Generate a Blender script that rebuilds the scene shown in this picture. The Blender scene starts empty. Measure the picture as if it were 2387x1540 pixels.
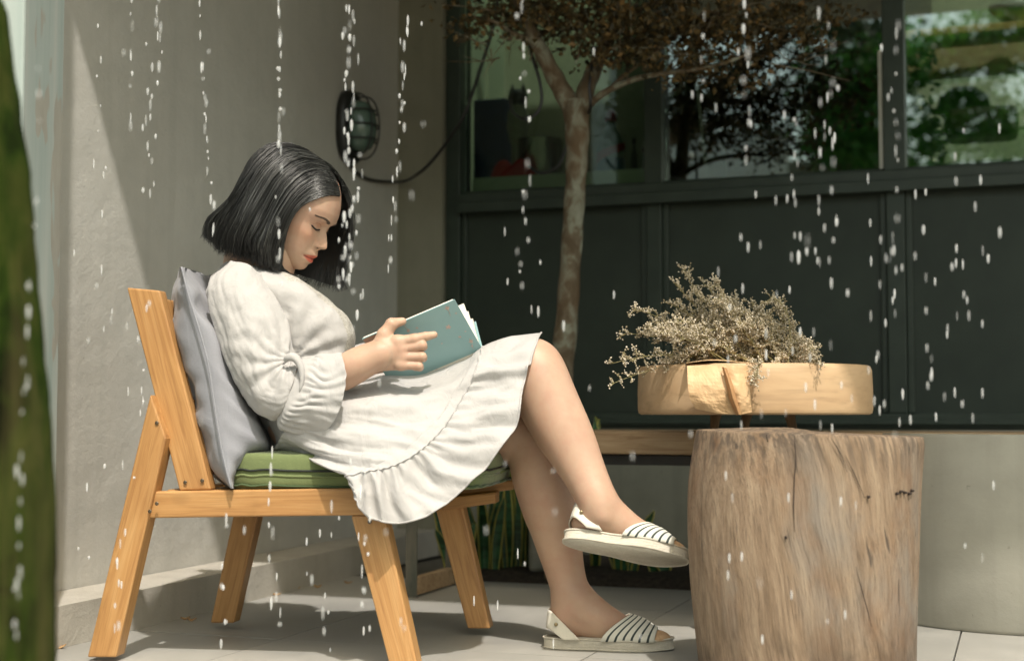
import bpy, bmesh, math, random
import numpy as np
from mathutils import Vector, Matrix, noise
R = math.radians
random.seed(7)
SC = bpy.context.scene
COL = SC.collection
# ---------------------------------------------------------------- camera, sky, sun, exposure
CAMH = 0.53
PITCH = math.atan(190 / 3315)
cam_data = bpy.data.cameras.new('camera')
cam_data.lens = 50.0; cam_data.sensor_width = 36.0
cam_data.clip_start = 0.05; cam_data.clip_end = 400
cam_data.dof.use_dof = True
cam_data.dof.focus_distance = 3.15
cam_data.dof.aperture_fstop = 2.6
CAM = bpy.data.objects.new('camera', cam_data); COL.objects.link(CAM)
CAM.location = (0, 0, CAMH); CAM.rotation_euler = (math.pi / 2 + PITCH, 0, 0)
SC.camera = CAM
SUN_H = Vector((0.16, -0.60, 1.0)).normalized()      # direction towards the sun
SUN_EL = math.asin(SUN_H.z); SUN_AZ = math.atan2(SUN_H.x, SUN_H.y)
W = bpy.data.worlds.new('World'); SC.world = W; W.use_nodes = True
wn = W.node_tree.nodes; wl = W.node_tree.links; wn.clear()
sky = wn.new('ShaderNodeTexSky'); sky.sky_type = 'NISHITA'; sky.sun_disc = False
sky.sun_elevation = SUN_EL; sky.sun_rotation = SUN_AZ
sky.air_density = 1.0; sky.dust_density = 4.0; sky.ozone_density = 1.0
hz = wn.new('ShaderNodeMix'); hz.data_type = 'RGBA'; hz.blend_type = 'MULTIPLY'; hz.inputs[0].default_value = 1
hz.inputs[7].default_value = (0.97, 0.97, 0.79, 1)
bg = wn.new('ShaderNodeBackground'); bg.inputs[1].default_value = 0.15
wo = wn.new('ShaderNodeOutputWorld')
wl.new(sky.outputs[0], hz.inputs[6]); wl.new(hz.outputs[2], bg.inputs[0]); wl.new(bg.outputs[0], wo.inputs[0])
sd = bpy.data.lights.new('sun', 'SUN'); sd.energy = 2.0; sd.angle = R(1.0); sd.color = (1.0, 0.945, 0.885)
SUN = bpy.data.objects.new('sun', sd); COL.objects.link(SUN)
SUN.rotation_euler = SUN_H.to_track_quat('Z', 'Y').to_euler()
vs = SC.view_settings
vs.view_transform = 'Standard'; vs.look = 'None'; vs.gamma = 1.0; vs.exposure = 1.0
SC.cycles.use_denoising = True
SC.cycles.max_bounces = 8; SC.cycles.transparent_max_bounces = 16
SC.cycles.sample_clamp_indirect = 6.0; SC.cycles.caustics_reflective = False; SC.cycles.caustics_refractive = False

# ---------------------------------------------------------------- survey helpers (photo 2387 x 1540 -> rays)
F_, CX, CY = 3315.0, 1193.5, 770.0
cp, sp = math.cos(PITCH), math.sin(PITCH)
def ray(px, py):
    a = (px - CX) / F_; b = (CY - py) / F_
    return Vector((a, cp - b * sp, sp + b * cp))
def at(px, py, Y):
    d = ray(px, py); s = Y / d.y
    return Vector((d.x * s, Y, CAMH + d.z * s))
def onfloor(px, py, z=0.0):
    d = ray(px, py); s = (z - CAMH) / d.z
    return Vector((d.x * s, d.y * s, z))
def onplane(px, py, P, N):
    d = ray(px, py); o = Vector((0, 0, CAMH)); s = (P - o).dot(N) / d.dot(N)
    return o + d * s
def mpp(Y): return Y / F_                          # metres per pixel at depth Y

# ---------------------------------------------------------------- object helpers
def tag(o, label=None, cat=None, group=None, kind=None):
    if label: o['label'] = label
    if cat: o['category'] = cat
    if group: o['group'] = group
    if kind: o['kind'] = kind
    return o
def empty(name, loc=(0, 0, 0), label=None, cat=None, group=None, rz=0.0):
    o = bpy.data.objects.new(name, None); COL.objects.link(o)
    o.location = loc; o.rotation_euler = (0, 0, rz); o.empty_display_size = 0.05
    return tag(o, label, cat, group)
def link(name, me, m=None, parent=None, smooth=False):
    if m is not None:
        for x in (m if isinstance(m, (list, tuple)) else [m]): me.materials.append(x)
    if smooth:
        for p in me.polygons: p.use_smooth = True
    o = bpy.data.objects.new(name, me); COL.objects.link(o)
    if parent is not None:
        o.parent = parent
        bpy.context.view_layer.update()
        o.matrix_parent_inverse = parent.matrix_world.inverted()
    return o
def pyobj(name, V, Fc, m=None, parent=None, smooth=False, loc=None):
    me = bpy.data.meshes.new(name)
    V = [tuple(v) for v in V]
    me.from_pydata(V, [], Fc); me.validate()
    o = link(name, me, m, parent, smooth)
    if loc is not None:
        me.transform(Matrix.Translation(-Vector(loc))); o.location = loc
    return o
def mod_bevel(o, w=0.003, seg=2):
    b = o.modifiers.new('bevel', 'BEVEL'); b.width = w; b.segments = seg; b.limit_method = 'ANGLE'; b.angle_limit = R(35)
    return o
def box_bm(bm, x0, x1, y0, y1, z0, z1, M=None):
    vs_ = [bm.verts.new((M @ Vector(c)) if M else c) for c in
           [(x0,y0,z0),(x1,y0,z0),(x1,y1,z0),(x0,y1,z0),(x0,y0,z1),(x1,y0,z1),(x1,y1,z1),(x0,y1,z1)]]
    for f in ((0,3,2,1),(4,5,6,7),(0,1,5,4),(1,2,6,5),(2,3,7,6),(3,0,4,7)):
        bm.faces.new([vs_[i] for i in f])
def bmobj(name, bm, m=None, parent=None, smooth=False, M=None):
    bmesh.ops.recalc_face_normals(bm, faces=bm.faces)
    me = bpy.data.meshes.new(name); bm.to_mesh(me); bm.free()
    o = link(name, me, m, None, smooth)
    if M is not None: o.matrix_world = M
    if parent is not None:
        o.parent = parent; bpy.context.view_layer.update(); o.matrix_parent_inverse = parent.matrix_world.inverted()
    return o
def box(name, x0, x1, y0, y1, z0, z1, m, parent=None, M=None, bev=0.002):
    """box kept in its own local frame, placed by M"""
    c = Vector(((x0+x1)/2, (y0+y1)/2, (z0+z1)/2))
    bm = bmesh.new(); box_bm(bm, x0-c.x, x1-c.x, y0-c.y, y1-c.y, z0-c.z, z1-c.z)
    T = Matrix.Translation(c)
    o = bmobj(name, bm, m, parent, M=(M @ T) if M is not None else T)
    if bev: mod_bevel(o, bev, 2)
    return o
def tube_data(pts, rad, n=8, V=None, Fc=None, cap=True, squash=None):
    """swept tube through pts; rad number or list"""
    if V is None: V, Fc = [], []
    pts = [Vector(p) for p in pts]; m = len(pts)
    if not isinstance(rad, (list, tuple)): rad = [rad] * m
    b0 = len(V); up = Vector((0, 0, 1)); prev = None
    for i, p in enumerate(pts):
        t = (pts[min(i+1, m-1)] - pts[max(i-1, 0)])
        if t.length < 1e-9: t = Vector((0, 0, 1))
        t.normalize()
        if prev is None:
            a = t.cross(up if abs(t.z) < .9 else Vector((1, 0, 0))).normalized()
        else:
            a = (prev - t * prev.dot(t)).normalized()
        prev = a; b = t.cross(a)
        for k in range(n):
            an = 2 * math.pi * k / n
            V.append(tuple(p + (a * math.cos(an) + b * math.sin(an)) * rad[i]))
    for i in range(m - 1):
        for k in range(n):
            Fc.append((b0+i*n+k, b0+i*n+(k+1) % n, b0+(i+1)*n+(k+1) % n, b0+(i+1)*n+k))
    if cap:
        Fc.append(tuple(b0 + k for k in reversed(range(n)))); Fc.append(tuple(b0+(m-1)*n+k for k in range(n)))
    return V, Fc
def tube(name, pts, rad, m, parent=None, n=8):
    V, Fc = tube_data(pts, rad, n)
    return pyobj(name, V, Fc, m, parent, True)
def cr(P, t, closed=False):
    """Catmull-Rom through list P (numpy rows), t in [0, len-1] or [0,len) if closed"""
    n = len(P); i = int(math.floor(t)); f = t - i
    if closed: ids = [(i-1) % n, i % n, (i+1) % n, (i+2) % n]
    else:
        if i >= n-1: i = n-2; f = t - i
        ids = [max(i-1, 0), i, min(i+1, n-1), min(i+2, n-1)]
    a, b, c, d = (P[j] for j in ids)
    return 0.5*((2*b) + (c-a)*f + (2*a-5*b+4*c-d)*f*f + (3*b-a-3*c+d)*f*f*f)
def spline(P, n):
    P = [np.array(p, float) for p in P]
    return [cr(P, (len(P)-1) * i/(n-1)) for i in range(n)]
def lathe(name, prof, m, parent=None, n=32, loc=(0,0,0), M=None, smooth=True, wob=None):
    V, Fc = [], []
    for (r, z) in prof:
        for k in range(n):
            a = 2*math.pi*k/n; rr = r if wob is None else wob(r, z, a)
            V.append((rr*math.cos(a), rr*math.sin(a), z))
    for i in range(len(prof)-1):
        for k in range(n): Fc.append((i*n+k, i*n+(k+1) % n, (i+1)*n+(k+1) % n, (i+1)*n+k))
    Fc.append(tuple(reversed(range(n)))); Fc.append(tuple((len(prof)-1)*n+k for k in range(n)))
    me = bpy.data.meshes.new(name); me.from_pydata(V, [], Fc)
    o = link(name, me, m, None, smooth)
    o.matrix_world = M if M is not None else Matrix.Translation(loc)
    if parent is not None:
        o.parent = parent; bpy.context.view_layer.update(); o.matrix_parent_inverse = parent.matrix_world.inverted()
    return o

# ---------------------------------------------------------------- materials
def newmat(name):
    m = bpy.data.materials.new(name); m.use_nodes = True
    nt = m.node_tree; b = nt.nodes['Principled BSDF']
    return m, nt, b
def nd(nt, t, **kw):
    n = nt.nodes.new(t)
    for k, v in kw.items(): setattr(n, k, v)
    return n
def vec(nt, scale=(1, 1, 1), src='Object', rot=(0, 0, 0)):
    tc = nd(nt, 'ShaderNodeTexCoord'); mp = nd(nt, 'ShaderNodeMapping')
    mp.inputs['Scale'].default_value = scale; mp.inputs['Rotation'].default_value = rot
    nt.links.new(tc.outputs[src], mp.inputs[0]); return mp.outputs[0]
def noi(nt, v, scale, detail=4, rough=0.55, dist=0.0):
    n = nd(nt, 'ShaderNodeTexNoise'); n.inputs['Scale'].default_value = scale
    n.inputs['Detail'].default_value = detail; n.inputs['Roughness'].default_value = rough
    n.inputs['Distortion'].default_value = dist
    nt.links.new(v, n.inputs['Vector']); return n.outputs['Fac']
def ramp(nt, f, stops):
    r = nd(nt, 'ShaderNodeValToRGB'); e = r.color_ramp.elements
    e[0].position, e[0].color = stops[0][0], tuple(stops[0][1]) + (1,)
    e[1].position, e[1].color = stops[-1][0], tuple(stops[-1][1]) + (1,)
    for p, c in stops[1:-1]:
        x = e.new(p); x.color = tuple(c) + (1,)
    nt.links.new(f, r.inputs[0]); return r.outputs[0]
def mixc(nt, f, a, b, mode='MIX'):
    m = nd(nt, 'ShaderNodeMix', data_type='RGBA', blend_type=mode)
    for k, x in ((0, f), (6, a), (7, b)):
        if isinstance(x, (int, float)): m.inputs[k].default_value = x
        elif isinstance(x, (tuple, list)): m.inputs[k].default_value = tuple(x) + (1,) if len(x) == 3 else x
        else: nt.links.new(x, m.inputs[k])
    return m.outputs[2]
def bump(nt, b, h, strength=0.3, dist=0.01, prev=None):
    n = nd(nt, 'ShaderNodeBump'); n.inputs['Strength'].default_value = strength; n.inputs['Distance'].default_value = dist
    nt.links.new(h, n.inputs['Height'])
    if prev is not None: nt.links.new(prev, n.inputs['Normal'])
    nt.links.new(n.outputs[0], b.inputs['Normal']); return n.outputs[0]
def simple(name, c1, c2=None, scale=20, rough=0.6, bmp=0.0, bdist=0.003, stretch=(1,1,1), metallic=0, spec=0.5, detail=5, lo=.35, hi=.65, src='Object'):
    m, nt, b = newmat(name)
    b.inputs['Roughness'].default_value = rough; b.inputs['Metallic'].default_value = metallic
    b.inputs['Specular IOR Level'].default_value = spec
    v = vec(nt, stretch, src); n = noi(nt, v, scale, detail)
    nt.links.new(ramp(nt, n, [(lo, c1), (hi, c2 or c1)]), b.inputs['Base Color'])
    if bmp: bump(nt, b, n, bmp, bdist)
    return m
M_ = {}
def plaster(name, base, dark, warm, grain=1.0):
    m, nt, b = newmat(name); b.inputs['Roughness'].default_value = 0.9; b.inputs['Specular IOR Level'].default_value = .2
    v = vec(nt); big = noi(nt, v, 1.6, 6, .6, .4); mid = noi(nt, v, 9, 6, .6); fine = noi(nt, v, 160, 4, .7)
    vs_ = vec(nt, (14, 14, .8)); streak = noi(nt, vs_, 1.2, 5, .55, .2)
    c = ramp(nt, big, [(.3, base), (.7, warm)])
    c = mixc(nt, ramp(nt, mid, [(.45, (0,0,0)), (.8, (.5,.5,.5))]), c, dark)
    c = mixc(nt, ramp(nt, streak, [(.5, (0,0,0)), (.75, (.45,.45,.45))]), c, dark)
    c = mixc(nt, ramp(nt, noi(nt, v, 38, 3, .8), [(.68, (0,0,0)), (.74, (.6,.6,.6))]), c, tuple(x*.6 for x in dark))
    nt.links.new(c, b.inputs['Base Color'])
    p = bump(nt, b, fine, .35*grain, .002)
    p = bump(nt, b, mid, .5*grain, .006, p)
    bump(nt, b, noi(nt, v, 45, 5, .7), .45*grain, .004, p)
    return m
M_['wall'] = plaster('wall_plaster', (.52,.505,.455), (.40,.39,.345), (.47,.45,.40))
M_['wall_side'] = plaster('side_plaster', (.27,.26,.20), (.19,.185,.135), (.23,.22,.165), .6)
M_['kerb'] = plaster('kerb_concrete', (.48,.45,.39), (.33,.30,.25), (.42,.39,.33), 1.3)
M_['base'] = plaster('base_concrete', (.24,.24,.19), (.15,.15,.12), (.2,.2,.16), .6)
def tile_mat():
    m, nt, b = newmat('floor_tile')
    v = vec(nt); n = noi(nt, v, 3.5, 8, .65, .6); f = noi(nt, v, 60, 5, .7); s = noi(nt, vec(nt, (2, 9, 2)), 3, 6, .6)
    oi = nd(nt, 'ShaderNodeObjectInfo')
    c = ramp(nt, n, [(.3, (.25,.245,.225)), (.55, (.33,.32,.29)), (.75, (.39,.375,.34))])
    c = mixc(nt, ramp(nt, s, [(.45, (0,0,0)), (.7, (.35,.35,.35))]), c, (.27,.26,.225))
    c = mixc(nt, .25, c, ramp(nt, oi.outputs['Random'], [(0, (.31,.305,.28)), (1, (.42,.405,.365))]))
    nt.links.new(c, b.inputs['Base Color'])
    nt.links.new(ramp(nt, n, [(.3, (.35,)*3), (.7, (.6,)*3)]), b.inputs['Roughness'])
    b.inputs['Specular IOR Level'].default_value = .35
    bump(nt, b, f, .15, .001)
    return m
M_['tile'] = tile_mat()
M_['grout'] = simple('grout', (.12,.11,.09), (.16,.15,.12), 40, .95)
M_['soil'] = simple('soil', (.02,.015,.01), (.06,.045,.03), 60, 1, .8, .01)
def wood(name, c1, c2, c3, gr=1.0, rough=.42, axis=(1.2, 18, 18), knots=True, sc=3.0):
    m, nt, b = newmat(name)
    def ovec(s_):
        tc = nd(nt, 'ShaderNodeTexCoord'); oi = nd(nt, 'ShaderNodeObjectInfo'); ml = nd(nt, 'ShaderNodeMath', operation='MULTIPLY'); ml.inputs[1].default_value = 7.0; nt.links.new(oi.outputs['Random'], ml.inputs[0])
        ad = nd(nt, 'ShaderNodeVectorMath', operation='ADD'); nt.links.new(tc.outputs['Object'], ad.inputs[0]); nt.links.new(ml.outputs[0], ad.inputs[1])
        mp = nd(nt, 'ShaderNodeMapping'); mp.inputs['Scale'].default_value = s_; nt.links.new(ad.outputs[0], mp.inputs[0]); return mp.outputs[0]
    v = ovec(axis); n = noi(nt, v, sc, 7, .6, 1.2); v2 = ovec((axis[0]*1.5, axis[1]*7, axis[2]*7)); f = noi(nt, v2, sc*1.3, 4, .6)
    big = noi(nt, ovec((1,1,1)), 4, 3, .5)
    c = ramp(nt, n, [(.28, c1), (.5, c2), (.72, c3)])
    c = mixc(nt, ramp(nt, f, [(.5, (0,0,0)), (.78, (.5,.5,.5))]), c, tuple(x*.6 for x in c1))
    c = mixc(nt, ramp(nt, big, [(.5, (0,0,0)), (.75, (.45,.45,.45))]), c, c1)
    if knots:
        k = nd(nt, 'ShaderNodeTexVoronoi'); k.inputs['Scale'].default_value = 2.6
        nt.links.new(ovec((1, 1.8, 1.8)), k.inputs['Vector'])
        c = mixc(nt, ramp(nt, k.outputs['Distance'], [(.035, (.8,.8,.8)), (.11, (0,0,0))]), c, tuple(x*.35 for x in c1))
    nt.links.new(c, b.inputs['Base Color']); b.inputs['Roughness'].default_value = rough
    bump(nt, b, f, .18*gr, .001)
    return m
M_['chair'] = wood('chair_wood', (.30,.145,.05), (.44,.232,.084), (.52,.30,.122))
M_['bench'] = wood('bench_wood', (.20,.115,.055), (.34,.24,.14), (.42,.31,.19), 1, .7)
M_['slab'] = wood('slab_wood', (.44,.28,.15), (.54,.365,.205), (.60,.43,.26), .6, .6, (1.6, 1.6, 5), False, 1.5)
M_['darkframe'] = simple('dark_green_frame', (.018,.030,.020), (.028,.042,.029), 12, .45, .05)
M_['darkpanel'] = simple('dark_panel', (.014,.024,.015), (.022,.034,.022), 6, .55, .08)
M_['black'] = simple('black_plastic', (.012,.012,.011), (.02,.02,.018), 30, .4)
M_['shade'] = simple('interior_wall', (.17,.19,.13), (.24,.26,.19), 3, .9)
M_['steel'] = simple('steel', (.45,.43,.38), (.55,.52,.46), 8, .25, metallic=1)
M_['metalleg'] = simple('worn_metal', (.08,.09,.075), (.16,.15,.12), 25, .6, .2, stretch=(1,1,.3), metallic=.4)
def glass_mat(ior):
    m = bpy.data.materials.new('window_glass'); m.use_nodes = True; nt = m.node_tree; nt.nodes.clear()
    o = nd(nt, 'ShaderNodeOutputMaterial'); mx = nd(nt, 'ShaderNodeMixShader'); tr = nd(nt, 'ShaderNodeBsdfTransparent'); gl = nd(nt, 'ShaderNodeBsdfGlossy')
    tr.inputs[0].default_value = (.60,.68,.60,1); gl.inputs['Roughness'].default_value = 0.01; gl.inputs[0].default_value = (.95,1,.97,1)
    fr = nd(nt, 'ShaderNodeFresnel'); fr.inputs[0].default_value = ior
    nt.links.new(fr.outputs[0], mx.inputs[0]); nt.links.new(tr.outputs[0], mx.inputs[1]); nt.links.new(gl.outputs[0], mx.inputs[2]); nt.links.new(mx.outputs[0], o.inputs[0])
    return m
M_['glass'] = glass_mat(2.9)
M_['thinglass'] = glass_mat(1.35)
# ================================================================ setting
D = Vector((.336, .942, 0)).normalized()              # along the left wall, away from the camera
E = Vector((.942, -.336, 0)).normalized()             # along the window wall, to the right
WL = Vector((-1.116, 3.466, 0))                       # point on the left wall face
CORNER = Vector((-.414, 5.43, 0))
def frameM(O): return Matrix(((E.x, D.x, 0, O.x), (E.y, D.y, 0, O.y), (0, 0, 1, O.z), (0, 0, 0, 1)))
WM = frameM(CORNER)                                   # local x along window wall, y into the building, z up
def loc_on(px, py, off=0.0):
    """window-wall coordinates (x along, z up) of a photo point, off metres behind the face (negative: before)"""
    p = onplane(px, py, CORNER + D * off, -D); q = p - CORNER
    return q.dot(E), p.z
# ---- floor: screed sheet and single tiles
bm = bmesh.new(); s_ = 60
for c in ((-s_, -s_), (s_, -s_), (s_, s_), (-s_, s_)): bm.verts.new((c[0], c[1], -0.012))
bm.verts.ensure_lookup_table(); bm.faces.new(bm.verts)
floor = bmobj('floor', bm, M_['grout']); tag(floor, kind='structure')
TS = .75
T0 = Vector((.207, 3.242, 0)) + D * (-.14)             # a joint crossing
bed_front = onfloor(1120, 1354); bed_d = (bed_front - T0).dot(D)
bm = bmesh.new(); g = .002; box_bm(bm, g-TS/2, TS/2-g, g-TS/2, TS/2-g, -.012, 0)
bmesh.ops.recalc_face_normals(bm, faces=bm.faces)
tile_me = bpy.data.meshes.new('tile'); bm.to_mesh(tile_me); bm.free(); tile_me.materials.append(M_['tile'])
rt = random.Random(3)
for i in range(-3, 5):
    for j in range(-5, 2):
        c = T0 + E * ((i + .5) * TS) + D * ((j + .5) * TS)
        if (c - T0).dot(D) + TS/2 > bed_d + .02 or c.y < .6: continue
        o = bpy.data.objects.new('tile', tile_me); COL.objects.link(o)
        M = frameM(c + Vector((0, 0, rt.uniform(-.0006, .0006))))
        o.matrix_world = M @ Matrix.Rotation(math.pi/2 * rt.randint(0, 3), 4, 'Z'); o.parent = floor
# last course cut at the planting bed
jl = 1
while jl * TS > bed_d: jl -= 1
for i in range(-3, 5):
    O = T0 + E * (i * TS) + D * (jl * TS)
    o = box('tile', g, TS-g, g, bed_d - jl*TS, -.012, 0, M_['tile'], floor, frameM(O), 0)
# ---- left wall with kerb
WLM = Matrix(((D.x, E.x, 0, WL.x), (D.y, E.y, 0, WL.y), (0, 0, 1, 0), (0, 0, 0, 1)))  # x along wall away from camera, y out of the wall
def grid_wall(name, x0, x1, z0, z1, y, th, m, M, amp=.0015, step=.05):
    nx = int((x1-x0)/step)+2; nz = int((z1-z0)/step)+2; V, Fc = [], []
    for j in range(nz):
        for i in range(nx):
            x = x0+(x1-x0)*i/(nx-1); z = z0+(z1-z0)*j/(nz-1)
            d = noise.noise(Vector((x*3, z*3, 5)))*amp*2 + noise.noise(Vector((x*11, z*11, 9)))*amp
            V.append((x, y+d, z))
    for j in range(nz-1):
        for i in range(nx-1):
            a = j*nx+i; Fc.append((a, a+1, a+nx+1, a+nx))
    b0 = len(V)
    V += [(x0, y-th, z0), (x1, y-th, z0), (x1, y-th, z1), (x0, y-th, z1)]
    c = [0, nx-1, nx*nz-1, nx*(nz-1)]
    Fc.append((b0+3, b0+2, b0+1, b0))
    Fc.append(tuple([b0, b0+1] + [nx-1-i for i in range(nx)]))
    Fc.append(tuple([b0+2, b0+3] + [nx*(nz-1)+i for i in range(nx)]))
    Fc.append(tuple([b0+1, b0+2] + [nx-1+nx*(nz-1-j) for j in range(nz)]))
    Fc.append(tuple([b0+3, b0] + [nx*j for j in range(nz)]))
    me = bpy.data.meshes.new(name); me.from_pydata(V, [], Fc); o = link(name, me, m); o.matrix_world = M
    bm = bmesh.new(); bm.from_mesh(me); bmesh.ops.recalc_face_normals(bm, faces=bm.faces); bm.to_mesh(me); bm.free()
    return o
wall_len = (CORNER - WL).dot(D)
lw = grid_wall('left_wall', -.42, wall_len + .3, 0, 2.9, 0, .25, M_['wall'], WLM)
tag(lw, 'grey rendered wall behind the woman, sunlit on its left and shaded on its right', 'wall'); lw['kind'] = 'structure'
kb = grid_wall('kerb', -.55, wall_len - .02, 0, .095, .171, .168, M_['kerb'], WLM, .002, .03)
tag(kb, 'low rough concrete kerb running along the foot of the grey wall', 'kerb'); kb['kind'] = 'structure'
# pale blue painted pillar at the near end of the wall
pe = at(136, 900, 3.02); pel = WLM.inverted() @ pe
def pillar_mat():
    m, nt, b = newmat('peeling_paint'); b.inputs['Roughness'].default_value = .75
    v = vec(nt, (1, 1, .45)); n = noi(nt, v, 6.5, 3, .5, .3); st = noi(nt, vec(nt, (18, 18, .7)), 1.3, 4, .5)
    pale = ramp(nt, st, [(.35, (.29,.35,.325)), (.6, (.37,.41,.38)), (.75, (.42,.43,.39))])
    gr = ramp(nt, noi(nt, v, 14, 5), [(.3, (.28,.27,.23)), (.7, (.36,.35,.3))])
    c = mixc(nt, ramp(nt, n, [(.535, (0,0,0)), (.55, (1,1,1))]), pale, gr)
    nt.links.new(c, b.inputs['Base Color']); bump(nt, b, noi(nt, v, 120, 4), .3, .002)
    return m
pil = box('pillar', -.17, 0, -.25, .0, -.0, 2.9, pillar_mat(), None, Matrix.Translation(Vector((pe.x, 3.02, 0))), .006)
tag(pil, 'pale blue painted pillar with peeling grey patches at the near end of the wall', 'pillar')
# ---- window wall: narrow plaster return, dark frames, panels, panes, concrete base
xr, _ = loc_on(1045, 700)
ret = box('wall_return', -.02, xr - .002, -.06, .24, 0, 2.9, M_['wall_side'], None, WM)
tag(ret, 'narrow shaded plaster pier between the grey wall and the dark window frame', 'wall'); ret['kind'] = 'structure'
ww = empty('window_wall', CORNER, 'dark green shopfront of glazed windows over flat panels', 'shopfront')
XE = 3.6
x_p = [loc_on(1046, 460)[0], loc_on(1078, 460)[0], loc_on(1507, 440)[0], loc_on(1548, 440)[0], loc_on(2062, 410)[0], loc_on(2112, 410)[0]]
zs = loc_on(1507, 432)[1]                              # bottom of the panes
zb = .475
FT = 2.75
def fr(name, x0, x1, y0, y1, z0, z1, m='darkframe', bev=.003): return box(name, x0, x1, y0, y1, z0, z1, M_[m], ww, WM, bev)
fr('post', x_p[0], x_p[1], -.03, .09, zb, FT)
fr('post', x_p[2], x_p[3], -.03, .09, zs-.0, FT)
fr('post', x_p[4], x_p[5], -.03, .09, zs-.0, FT)
fr('post', XE-.1, XE, -.03, .09, zb, FT)
fr('sill_rail', x_p[1], XE-.1, -.045, .10, zs-.055, zs)
fr('sill_lip', x_p[1], XE-.1, -.06, -.045, zs-.075, zs-.035)
fr('bottom_rail', x_p[1], XE-.1, -.045, .10, zb, zb+.05)
fr('bottom_lip', x_p[1], XE-.1, -.065, -.045, zb+.012, zb+.03)
for a, b in ((x_p[2], x_p[3]), (x_p[4], x_p[5])):
    fr('panel_post', a+.005, b-.005, -.025, .06, zb+.05, zs-.055)
for a, b in ((x_p[1], x_p[2]+.005), (x_p[3]-.005, x_p[4]+.005), (x_p[5]-.005, XE-.1)):
    fr('panel', a+.001, b-.001, .0, .03, zb+.05, zs-.055, 'darkpanel', 0)
    fr('panel_bead', a+.001, a+.022, -.012, 0, zb+.052, zs-.057)
    fr('panel_bead', b-.022, b-.001, -.012, 0, zb+.052, zs-.057)
for a, b in ((x_p[1], x_p[2]), (x_p[3], x_p[4]), (x_p[5], XE-.1)):
    p = box('pane', a+.001, b-.001, .03, .034, zs+.001, FT, M_['thinglass' if a < .5 else 'glass'], ww, WM, 0)
    fr('pane_bead', a+.001, b-.001, .012, .028, zs+.001, zs+.016)
fr('head_rail', x_p[1], XE-.1, -.03, .09, FT+.001, FT+.1)
lt = box('pane_trim', x_p[4]-.016, x_p[4]-.002, -.012, .010, zs+.01, zs+.42, simple('pale_trim', (.62,.62,.55), None, 10, .5), ww, WM, .001)
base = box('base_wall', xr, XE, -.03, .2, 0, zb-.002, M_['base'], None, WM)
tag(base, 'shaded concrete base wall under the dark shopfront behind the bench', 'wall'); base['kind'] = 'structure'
# ---- building behind the panes
zi0 = zs
def ibox(name, x0, x1, y0, y1, z0, z1, m, parent=None, bev=.003): return box(name, x0, x1, y0, y1, z0, z1, m, parent, WM, bev)
room = bpy.data.objects.new('room', None); COL.objects.link(room); room.location = CORNER + D*1.5; tag(room, 'dim room seen through the windows', 'room', kind='structure')
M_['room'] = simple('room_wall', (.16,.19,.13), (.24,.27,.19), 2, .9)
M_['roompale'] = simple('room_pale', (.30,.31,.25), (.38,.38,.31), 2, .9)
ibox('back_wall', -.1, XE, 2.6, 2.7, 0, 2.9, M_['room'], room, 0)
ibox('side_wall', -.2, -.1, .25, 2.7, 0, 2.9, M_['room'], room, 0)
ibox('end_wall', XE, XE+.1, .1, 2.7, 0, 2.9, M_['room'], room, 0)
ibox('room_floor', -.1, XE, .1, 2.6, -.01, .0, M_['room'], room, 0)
ibox('room_ceiling', x_p[3]-.02, x_p[4]+.03, .1, 2.7, 2.9, 2.95, M_['room'], room, 0)  # covers only the middle bay to darken it; side bays left open for daylight
ibox('light_baffle', x_p[4]+.02, x_p[4]+.03, .1, 2.6, 0, 2.9, M_['darkpanel'], room, 0)  # divider added to keep daylight out of the middle bay
ibox('light_baffle', x_p[3]-.02, x_p[3]-.01, .1, 2.6, 0, 2.9, M_['room'], room, 0)  # second added divider, closing the middle bay off from daylight
ibox('darkening_sheet', x_p[3]-.009, x_p[4]+.019, 1.2, 1.23, 0, 2.9, M_['darkpanel'], room, 0)  # dark sheet added so the middle bay looks unlit
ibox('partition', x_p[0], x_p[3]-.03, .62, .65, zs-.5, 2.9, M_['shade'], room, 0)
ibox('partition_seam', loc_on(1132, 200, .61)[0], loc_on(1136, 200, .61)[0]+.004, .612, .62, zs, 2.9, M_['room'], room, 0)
# roof overhang that shades the back of the yard
OV = Vector((-1.286, 2.99, 2.6)) + Vector((0, .0, 0))
rf = box('roof_overhang', -.3, 4.4, 0, (CORNER-OV).dot(D)+.08, 0, .14, simple('roof_boards', (.2,.19,.16), (.28,.26,.2), 6, .9), None, frameM(OV), .005)
tag(rf, 'flat roof overhang above the shopfront', 'roof')
# ---- planting bed
bp = bed_front
bo = bp - E * 1.2
bl = (CORNER - bp).dot(D)
nx, ny = 60, 12; V, Fc = [], []
for j in range(ny):
    for i in range(nx):
        p = bp + E*(-.12 + 3.6*i/(nx-1)) + D*(.012 + (bl-.05)*j/(ny-1))
        V.append((p.x, p.y, .012 + .02*noise.noise(Vector((p.x*9, p.y*9, 0))) + (.015 if 0 < j < ny-1 else -.02)))
for j in range(ny-1):
    for i in range(nx-1): a = j*nx+i; Fc.append((a, a+1, a+nx+1, a+nx))
so = pyobj('soil', V, Fc, M_['soil'], None, True); tag(so, 'dark soil of the planting bed', kind='structure')
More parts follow.
